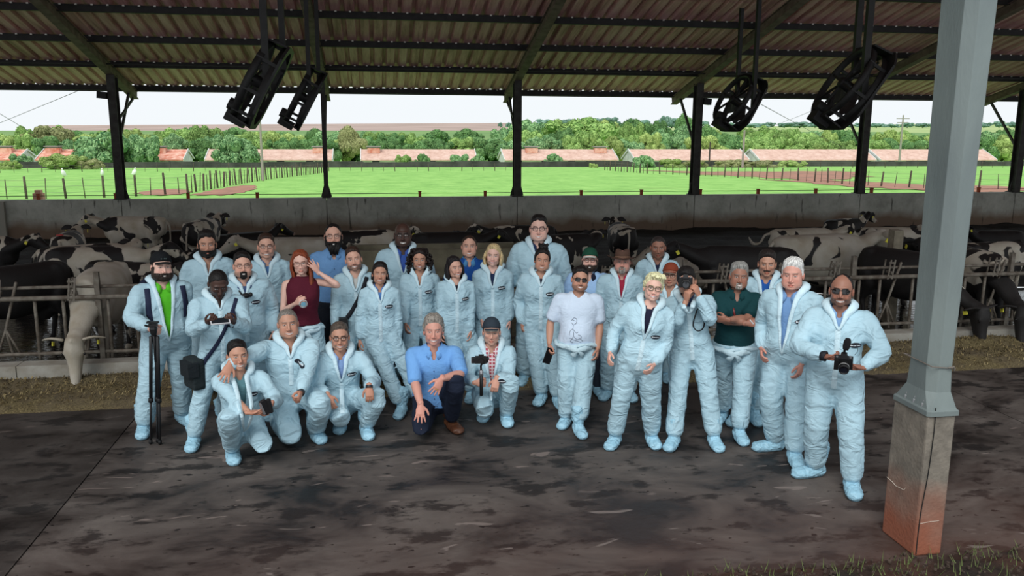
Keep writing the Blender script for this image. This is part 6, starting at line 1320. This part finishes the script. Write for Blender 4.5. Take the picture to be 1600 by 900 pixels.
# checked pattern for the red shirt
def check(ob, c1, c2, sc=28):
    m, t, b, N, L = nodes('checked_cloth'); co = N('TexCoord'); sx = N('SeparateXYZ'); L(co.outputs['Object'], sx.inputs[0]); prev = None
    for ax in (0, 2):
        w = N('Math', operation='MULTIPLY'); L(sx.outputs[ax], w.inputs[0]); w.inputs[1].default_value = sc; f = N('Math', operation='FRACT'); L(w.outputs[0], f.inputs[0]); g_ = N('Math', operation='LESS_THAN'); L(f.outputs[0], g_.inputs[0]); g_.inputs[1].default_value = .38 if ax == 0 else .38
        if prev is None: prev = g_
        else: mx_ = N('Math', operation='MAXIMUM'); L(prev.outputs[0], mx_.inputs[0]); L(g_.outputs[0], mx_.inputs[1]); prev = mx_
    mm = N('Mix', data_type='RGBA'); L(prev.outputs[0], mm.inputs[0]); mm.inputs[6].default_value = lin(c1)+(1,); mm.inputs[7].default_value = lin(c2)+(1,); L(mm.outputs[2], b.inputs['Base Color']); b.inputs['Roughness'].default_value = .85
    for ch in ob.children:
        if ch.name.split('.')[0] in ('shirt', 'collar'): ch.data.materials.clear(); ch.data.materials.append(m)
check(ppl['F5']['root'], (176, 60, 78), (222, 204, 206))
# ------------------------------------------------------------------ things held, worn and carried
black = mat('black_plastic', (24, 24, 26), .4); blk2 = mat('black_rubber', (16, 16, 18), .6); silver = mat('silver', (150, 152, 156), .3, .6); navy = mat('navy_webbing', (22, 30, 58), .8); lensm = mat('lens_glass', (20, 24, 34), .08, spec=.9)
def dslr(name, c, R_, s=1., label='', cat='camera', sym=None):
    """lens along local -Y"""
    e = empty(name, c, label=label, cat=cat); e.rotation_euler = Matrix(R_.tolist()).to_euler(); e.scale = (s,)*3
    MB().box((0, 0, 0), (.13, .055, .088)).box((-.05, -.032, -.005), (.032, .03, .08)).box((0, .005, .058), (.055, .05, .035), None, 0, .7).build('camera_body', black, e)
    q = MB().lathe([(.0, -.0), (.036, 0), (.036, .03), (.039, .035), (.039, .07), (.036, .085), (.031, .085), (.030, .07), (0, .07)], 24, (.005, -.028, -.005), rx(PI/2)); q.build('lens_barrel', blk2, e, True)
    MB().lathe([(0, .072), (.029, .073)], 20, (.005, -.028, -.005), rx(PI/2)).build('front_glass', lensm, e)
    MB().lathe([(.0372, .04), (.0392, .041), (.0392, .048), (.0372, .049)], 24, (.005, -.028, -.005), rx(PI/2)).build('lens_ring', mat('ring_white', (170, 170, 170)), e)
    MB().lathe([(0, .012), (.010, .012), (.010, 0)], 12, (.045, 0, .044)).lathe([(0, .008), (.008, .008), (.008, 0)], 12, (-.048, -.01, .044)).build('dials', silver, e)
    return e
Q = ppl['S23']; cdir = lambda o, px, py, k: o['pf']((px, py, k))
hp = Q['H']; 
dslr('camera', cdir(Q, 1071, 441, .16), Q['R'], .95, 'black camera with round lens held up to the eye of the coverall photographer')
def strap(o, pts, w, name='strap', m=navy, par=None, off=.012):
    """strap lying over the garment front: pts in torso x,z"""
    bvh = o.get('bv');
    if bvh is None: return None
    r_ = o['ribbon'](bvh, pts, w, name, m, o['root'], off); return r_
# neck strap of the raised camera
b1 = Q['base']; 
st_ = MB(); L2 = [cdir(Q, 1085, 445, .14), cdir(Q, 1093, 470, .16), cdir(Q, 1100, 495, .17), cdir(Q, 1099, 512, .17), cdir(Q, 1090, 517, .17), cdir(Q, 1083, 508, .17), cdir(Q, 1088, 488, .17), cdir(Q, 1094, 474, .15)]
tag(MB().tube(L2, [(.007, .002)]*8, 6, sub=3).build('camera_strap', mat('strap_black', (20, 18, 22))), 'thin dark neck strap hanging in a loop below the raised camera', 'strap')
# video camera of the front right man
Q = ppl['S27']
e = dslr('video_camera', cdir(Q, 1318, 566, .40), Q['R']@rx(.25), 1.0, 'black video camera with furry microphone held by the sunglasses man at front right')
MB().lathe([(0, -.03), (.02, -.025), (.026, 0), (.026, .04), (.018, .062), (0, .068)], 16, (.01, .0, .135), rx(-.25)@ry(.15)).build('microphone', mat('furry', (26, 26, 30), 1, bump=1, bs=300), e, True)
MB().bar((0, 0, .07), (0, 0, .11), .018).build('shoe_mount', black, e); MB().tube([(.02, 0, .15), (.07, -.01, .17), (.09, -.02, .12), (.07, -.02, .08)], .002, 5, sub=3).build('mic_cable', blk2, e)
mb = MB().lathe([(.036, -.022), (.040, -.02), (.040, .02), (.036, .022)], 16); V = mb.V(); w_, d_, pn_, _x = Q['hands']['L']; zz_ = nrm(d_); xx_ = nrm(np.cross((0, 0, 1), zz_)); yy_ = np.cross(zz_, xx_)
mkobj('wristband', mkmesh('wristband', V@np.array([xx_, yy_, zz_])+w_, mb.f, mat('wrist_black', (20, 22, 30))), Q['root'])
# tripod with two hand grip legs
Q = ppl['S1']; tb = at(240, 692, 0); tt = cdir(Q, 240, 520, .42); tb = np.array([tt[0], tt[1]+.0, 0]); g0 = at(242, 694, 0)
e = empty('tripod', (g0[0], g0[1], 0), label='folded black tripod standing in front of the green-shirted man', cat='tripod')
top = np.array([tt[0]-g0[0], tt[1]-g0[1], 1.05]); 
for i, (dx, dy) in enumerate([(-.035, 0), (.02, .03), (.05, -.02)]):
    f_ = np.array([dx, dy, .01]); a_ = top+np.array([dx*.7, dy*.7, -.02]); mid = (a_*.42+f_*.58)
    lg_ = MB().tube([a_, mid], .016, 8).tube([mid, f_], .011, 8).build('leg', black, e, True)
    MB().tube([mid-(f_-mid)*.02, mid+(f_-mid)*.06], .022, 8).build('leg_lock', blk2, lg_, True); MB().tube([f_, f_+np.array([0, 0, .03])], .017, 8).build('rubber_foot', blk2, lg_, True)
MB().tube([top-(0, 0, .25), top+(0, 0, .02)], .012, 8).build('centre_column', black, e, True)
MB().lathe([(0, .05), (.03, .05), (.035, .03), (.03, 0), (.02, -.03), (0, -.03)], 12, top+(0, 0, .02)).box(top+(0, 0, .085), (.07, .05, .025)).box(top+(.0, 0, .11), (.10, .04, .015)).tube([top+(0, 0, .06), top+(-.06, -.03, .09)], .009, 6).build('pan_head', black, e)
# backpack strap + pack of S1
e = empty('backpack', Q['base'].tolist(), rz=Q['yaw'], label='dark navy backpack worn by the man with the tripod', cat='backpack'); e.scale = (Q['s'],)*3
V, F2 = remesh(*(lambda m: (m.V(), m.f))(MB().box((0, .24, 1.22), (.34, .16, .46)).ell((0, .24, 1.45), (.15, .08, .06))), .02, 4); mkobj('pack', mkmesh('pack', V, F2, fab((26, 32, 52), 'pack_cloth')), e)
for s_, x_ in ((-1, -.145), (1, .17)): 
    pts = [(x_, .47), (x_*1.02, .40), (x_*1.05, .30), (x_*1.0, .18)]
    r_ = Q['ribbon'](Q['bv'] if 'bv' in Q else BVHTree.FromPolygons(*[[tuple(v.co) for v in [c for c in Q['root'].children if c.name.startswith('coverall')][0].data.vertices], [tuple(p.vertices) for p in [c for c in Q['root'].children if c.name.startswith('coverall')][0].data.polygons]]), pts, .05, 'shoulder_strap', navy, e, .012)
def bvh_of(o, nm='coverall'):
    c = [c for c in o['root'].children if c.name.split('.')[0] == nm][0]; me = c.data
    return BVHTree.FromPolygons([tuple(v.co) for v in me.vertices], [tuple(p.vertices) for p in me.polygons])
def worn(name, o, label, cat):
    e = empty(name, o['base'].tolist(), rz=o['yaw'], label=label, cat=cat); e.scale = (o['s'],)*3; return e
# shoulder bag of S3
Q = ppl['S3']; e = worn('shoulder_bag', Q, 'dark shoulder bag on a navy strap worn by the man looking at his phone', 'bag')
Q['ribbon'](bvh_of(Q), [(.16, .48), (.10, .36), (.0, .16), (-.12, -.02), (-.19, -.13)], .035, 'strap', navy, e, .012)
V, F2 = remesh(*(lambda m: (m.V(), m.f))(MB().box((-.26, .0, .74), (.13, .26, .30), rz(.3))), .02, 3); mkobj('bag', mkmesh('bag', V, F2, fab((34, 42, 44), 'bag_cloth')), e)
MB().box((-.305, -.06, .80), (.10, .20, .14), rz(.3)).build('flap', fab((28, 34, 38)), e)
# phone of S3
pq = cdir(Q, 344, 502, .42); e = empty('phone', pq, rz=Q['yaw'], label='pale phone held level by the man looking down', cat='phone'); MB().box((0, 0, 0), (.16, .075, .010), rx(.5)).build('case', mat('phone_white', (196, 196, 200), .3), e); MB().box((0, .003, .006), (.14, .066, .003), rx(.5)).build('screen', mat('screen_dark', (30, 34, 40), .1), e)
# recorder of S4
Q = ppl['S4']; c_ = Q['front'](bvh_of(Q), .01, .37, .03); e = worn('recorder', Q, 'small black recorder clipped below the collar of the man with goatee', 'recorder')
MB().ell(c_, (.045, .028, .026), nu=16, nv=10).ell(c_+np.array([.045, -.01, .01]), (.022, .026, .024), nu=12, nv=8).tube([c_+(-.03, 0, .0), c_+(-.06, .03, .05)], .008, 6).build('casing', blk2, e, True)
# S8 strap and camera at hip
Q = ppl['S8']; e = worn('camera_bag', Q, 'black camera pouch on a wide strap across the squinting man with open collar', 'bag'); Q['ribbon'](bvh_of(Q), [(.12, .47), (.07, .34), (-.02, .16), (-.10, .04)], .045, 'strap', mat('strap_dark', (24, 26, 34), .8), e, .012)
c_ = Q['front'](bvh_of(Q), -.13, -.02, .05); MB().box(c_, (.11, .09, .12), None, 0, .85).lathe([(.0, 0), (.036, 0), (.036, .07), (0, .07)], 16, c_+(0, 0, -.12)).build('pouch', blk2, e)
# wide watch/badge held by S6
Q = ppl['S6']; pq = cdir(Q, 474, 475, .30); e = empty('round_container', pq, rz=Q['yaw'], label='small round white-rimmed can held at the waist by the red-haired woman', cat='can')
MB().lathe([(0, 0), (.036, 0), (.040, .01), (.040, .03), (.036, .035)], 20, (0, .03, 0), rx(PI/2)).build('rim', mat('rim_white', (220, 222, 222)), e, True); MB().lathe([(0, .037), (.024, .037)], 18, (0, .03, 0), rx(PI/2)).build('lid', mat('lid_blue', (110, 160, 180), .3), e)
# gimbal camera of F5
Q = ppl['F5']; pq = cdir(Q, 752, 597, .46); e = empty('gimbal_camera', pq, rz=Q['yaw'], label='black gimbal stick with small camera in the hand of the capped crouching man', cat='camera')
MB().tube([(0, 0, -.13), (0, 0, .06)], .016, 12).build('handle', black, e, True); MB().tube([(0, 0, .06), (0, 0, .11)], .02, 12).box((0, -.018, .085), (.025, .01, .03)).build('control_ring', silver, e, True)
MB().tube([(0, 0, .11), (.0, .03, .16), (.05, .035, .18), (.055, .03, .215)], .010, 8, sub=2).tube([(.055, .03, .215), (.05, 0, .22)], .02, 10).build('gimbal_arm', black, e, True)
MB().box((-.005, -.005, .215), (.105, .05, .062)).lathe([(0, .0), (.022, 0), (.022, .03), (0, .03)], 14, (.0, -.03, .215), rx(PI/2)).box((-.07, 0, .21), (.03, .05, .05)).box((0, 0, .255), (.05, .03, .015)).build('camera_head', black, e)
MB().box((-.088, -.0, .21), (.012, .03, .05)).build('counterweight', silver, e)
# small camera in F1's hands
Q = ppl['F1']; pq = cdir(Q, 414, 636, .46); e = empty('compact_camera', pq, rz=Q['yaw']+.3, label='small black and silver camera in the hands of the kneeling man at left', cat='camera')
MB().box((0, 0, 0), (.045, .035, .125), ry(-.35)).tube([(.025, -.01, .06), (.045, -.01, -.05)], .022, 12).build('camera_body', black, e); MB().box((-.03, -.012, -.005), (.012, .03, .10), ry(-.35)).build('silver_side', silver, e)
# dark phones in hanging hands
for key, px, py, k, lb in (('S17', 857, 556, .16, 'large black phone hanging in the hand of the man in white t-shirt'), ('S9', 623, 560, .05, 'dark phone in the lowered hand of the woman with ponytail'), ('S25', 1189, 574, .08, 'dark phone in the lowered hand of the moustached young man')):
    Q = ppl[key]; pq = cdir(Q, px, py, k); e = empty('phone', pq, rz=Q['yaw']+.4, label=lb, cat='phone'); MB().box((0, 0, 0), (.075, .012, .155), ry(.35)).build('case', black, e); MB().box((0, -.007, 0), (.068, .002, .145), ry(.35)).build('screen', mat('screen_black', (12, 14, 18), .1), e)
# white pen of S24
Q = ppl['S24']; a_ = cdir(Q, 1172, 500, .42); b_ = cdir(Q, 1177, 506, .40); tag(MB().tube([a_, b_], .005, 8).build('pen', mat('pen_white', (224, 224, 224), .4)), 'white pen sticking out of the crossed hands of the teal polo man', 'pen')
bvq = bvh_of(Q, 'shirt'); 
MB().ell(Q['front'](bvq, .075, .29, .003), (.010, .004, .010), nu=8, nv=6).build('polo_emblem', mat('emblem_white', (220, 224, 220)), Q['root'])
q = MB().tube([Q['front'](bvq, -.03, .36, .008), Q['front'](bvq, -.02, .31, .012), Q['front'](bvq, -.01, .28, .012)], [.008, .012, .006], 8); tag(mkobj('hanging_sunglasses', mkmesh('hanging_sunglasses', q.V(), q.f, mat('red_dark', (110, 40, 40), .3)), Q['root']))
# striping on collar of S24
# drawing on the white t-shirt
Q = ppl['S17']; bvq = bvh_of(Q, 'shirt'); q = MB(); rsx = np.random.RandomState(4); ink = mat('print_ink', (70, 78, 96), .8)
def line(pts, w=.0022):
    P2 = [Q['front'](bvq, x, z, .003) for x, z in pts]; q.tube(P2, (w, .0008), 5, sub=2)
for pts in ([(-.07, .24), (-.05, .27), (-.02, .26), (-.02, .22), (-.05, .20), (-.07, .22)], [(-.05, .20), (-.055, .15), (-.045, .10), (-.06, .06)], [(-.055, .16), (-.085, .13), (-.09, .09)], [(-.05, .15), (-.02, .12), (.0, .13)], [(-.06, .06), (-.08, .02), (-.05, .01)], [(-.045, .08), (-.01, .05), (.02, .06), (.05, .03)], [(-.09, .06), (-.03, .04), (.03, .02)], [(.0, .10), (.03, .09), (.03, .05)], [(-.06, .25), (-.03, .235)]): line(pts)
q.build('shirt_print', ink, Q['root'])
# emblem on the blue shirt of F4
Q = ppl['F4']; bvq = bvh_of(Q, 'shirt'); c_ = [Q['front'](bvq, .10+dx, .24+dz_, .003) for dx, dz_ in ((-.02, -.015), (.022, -.015), (.024, .012), (0, .02), (-.022, .012))]
mkobj('shirt_emblem', mkmesh('shirt_emblem', np.array(c_), [[0, 1, 2, 3, 4]], mat('emblem_navy', (30, 34, 80))), Q['root']); mkobj('emblem_mark', mkmesh('emblem_mark', np.array([Q['front'](bvq, .10+dx, .242+dz_, .005) for dx, dz_ in ((-.008, -.006), (.012, -.002), (.004, .008))]), [[0, 1, 2]], mat('emblem_red', (170, 90, 100))), Q['root'])
MB().lathe([(.0105, -.003), (.0115, 0), (.0105, .003)], 10, Q['hands']['R'][0]+Q['hands']['R'][1]*.10).build('ring', mat('gold', (214, 176, 90), .3, .8), Q['root'])
# wrist watches
for key, hh in (('F2', 'R'), ('F3', 'R')):
    Q = ppl[key]; w_, d_, pn_, _x = Q['hands'][hh]; mb = MB().lathe([(.030, -.012), (.034, -.011), (.034, .011), (.030, .012)], 16).box((0, -.035, 0), (.03, .008, .03)); zz_ = nrm(d_); xx_ = nrm(np.cross((0, 0, 1), zz_)); yy_ = np.cross(zz_, xx_)
    mkobj('wrist_watch', mkmesh('wrist_watch', mb.V()@np.array([xx_, yy_, zz_])+w_-d_*.0, mb.f, mat('watch', (40, 44, 50), .4)), Q['root'])
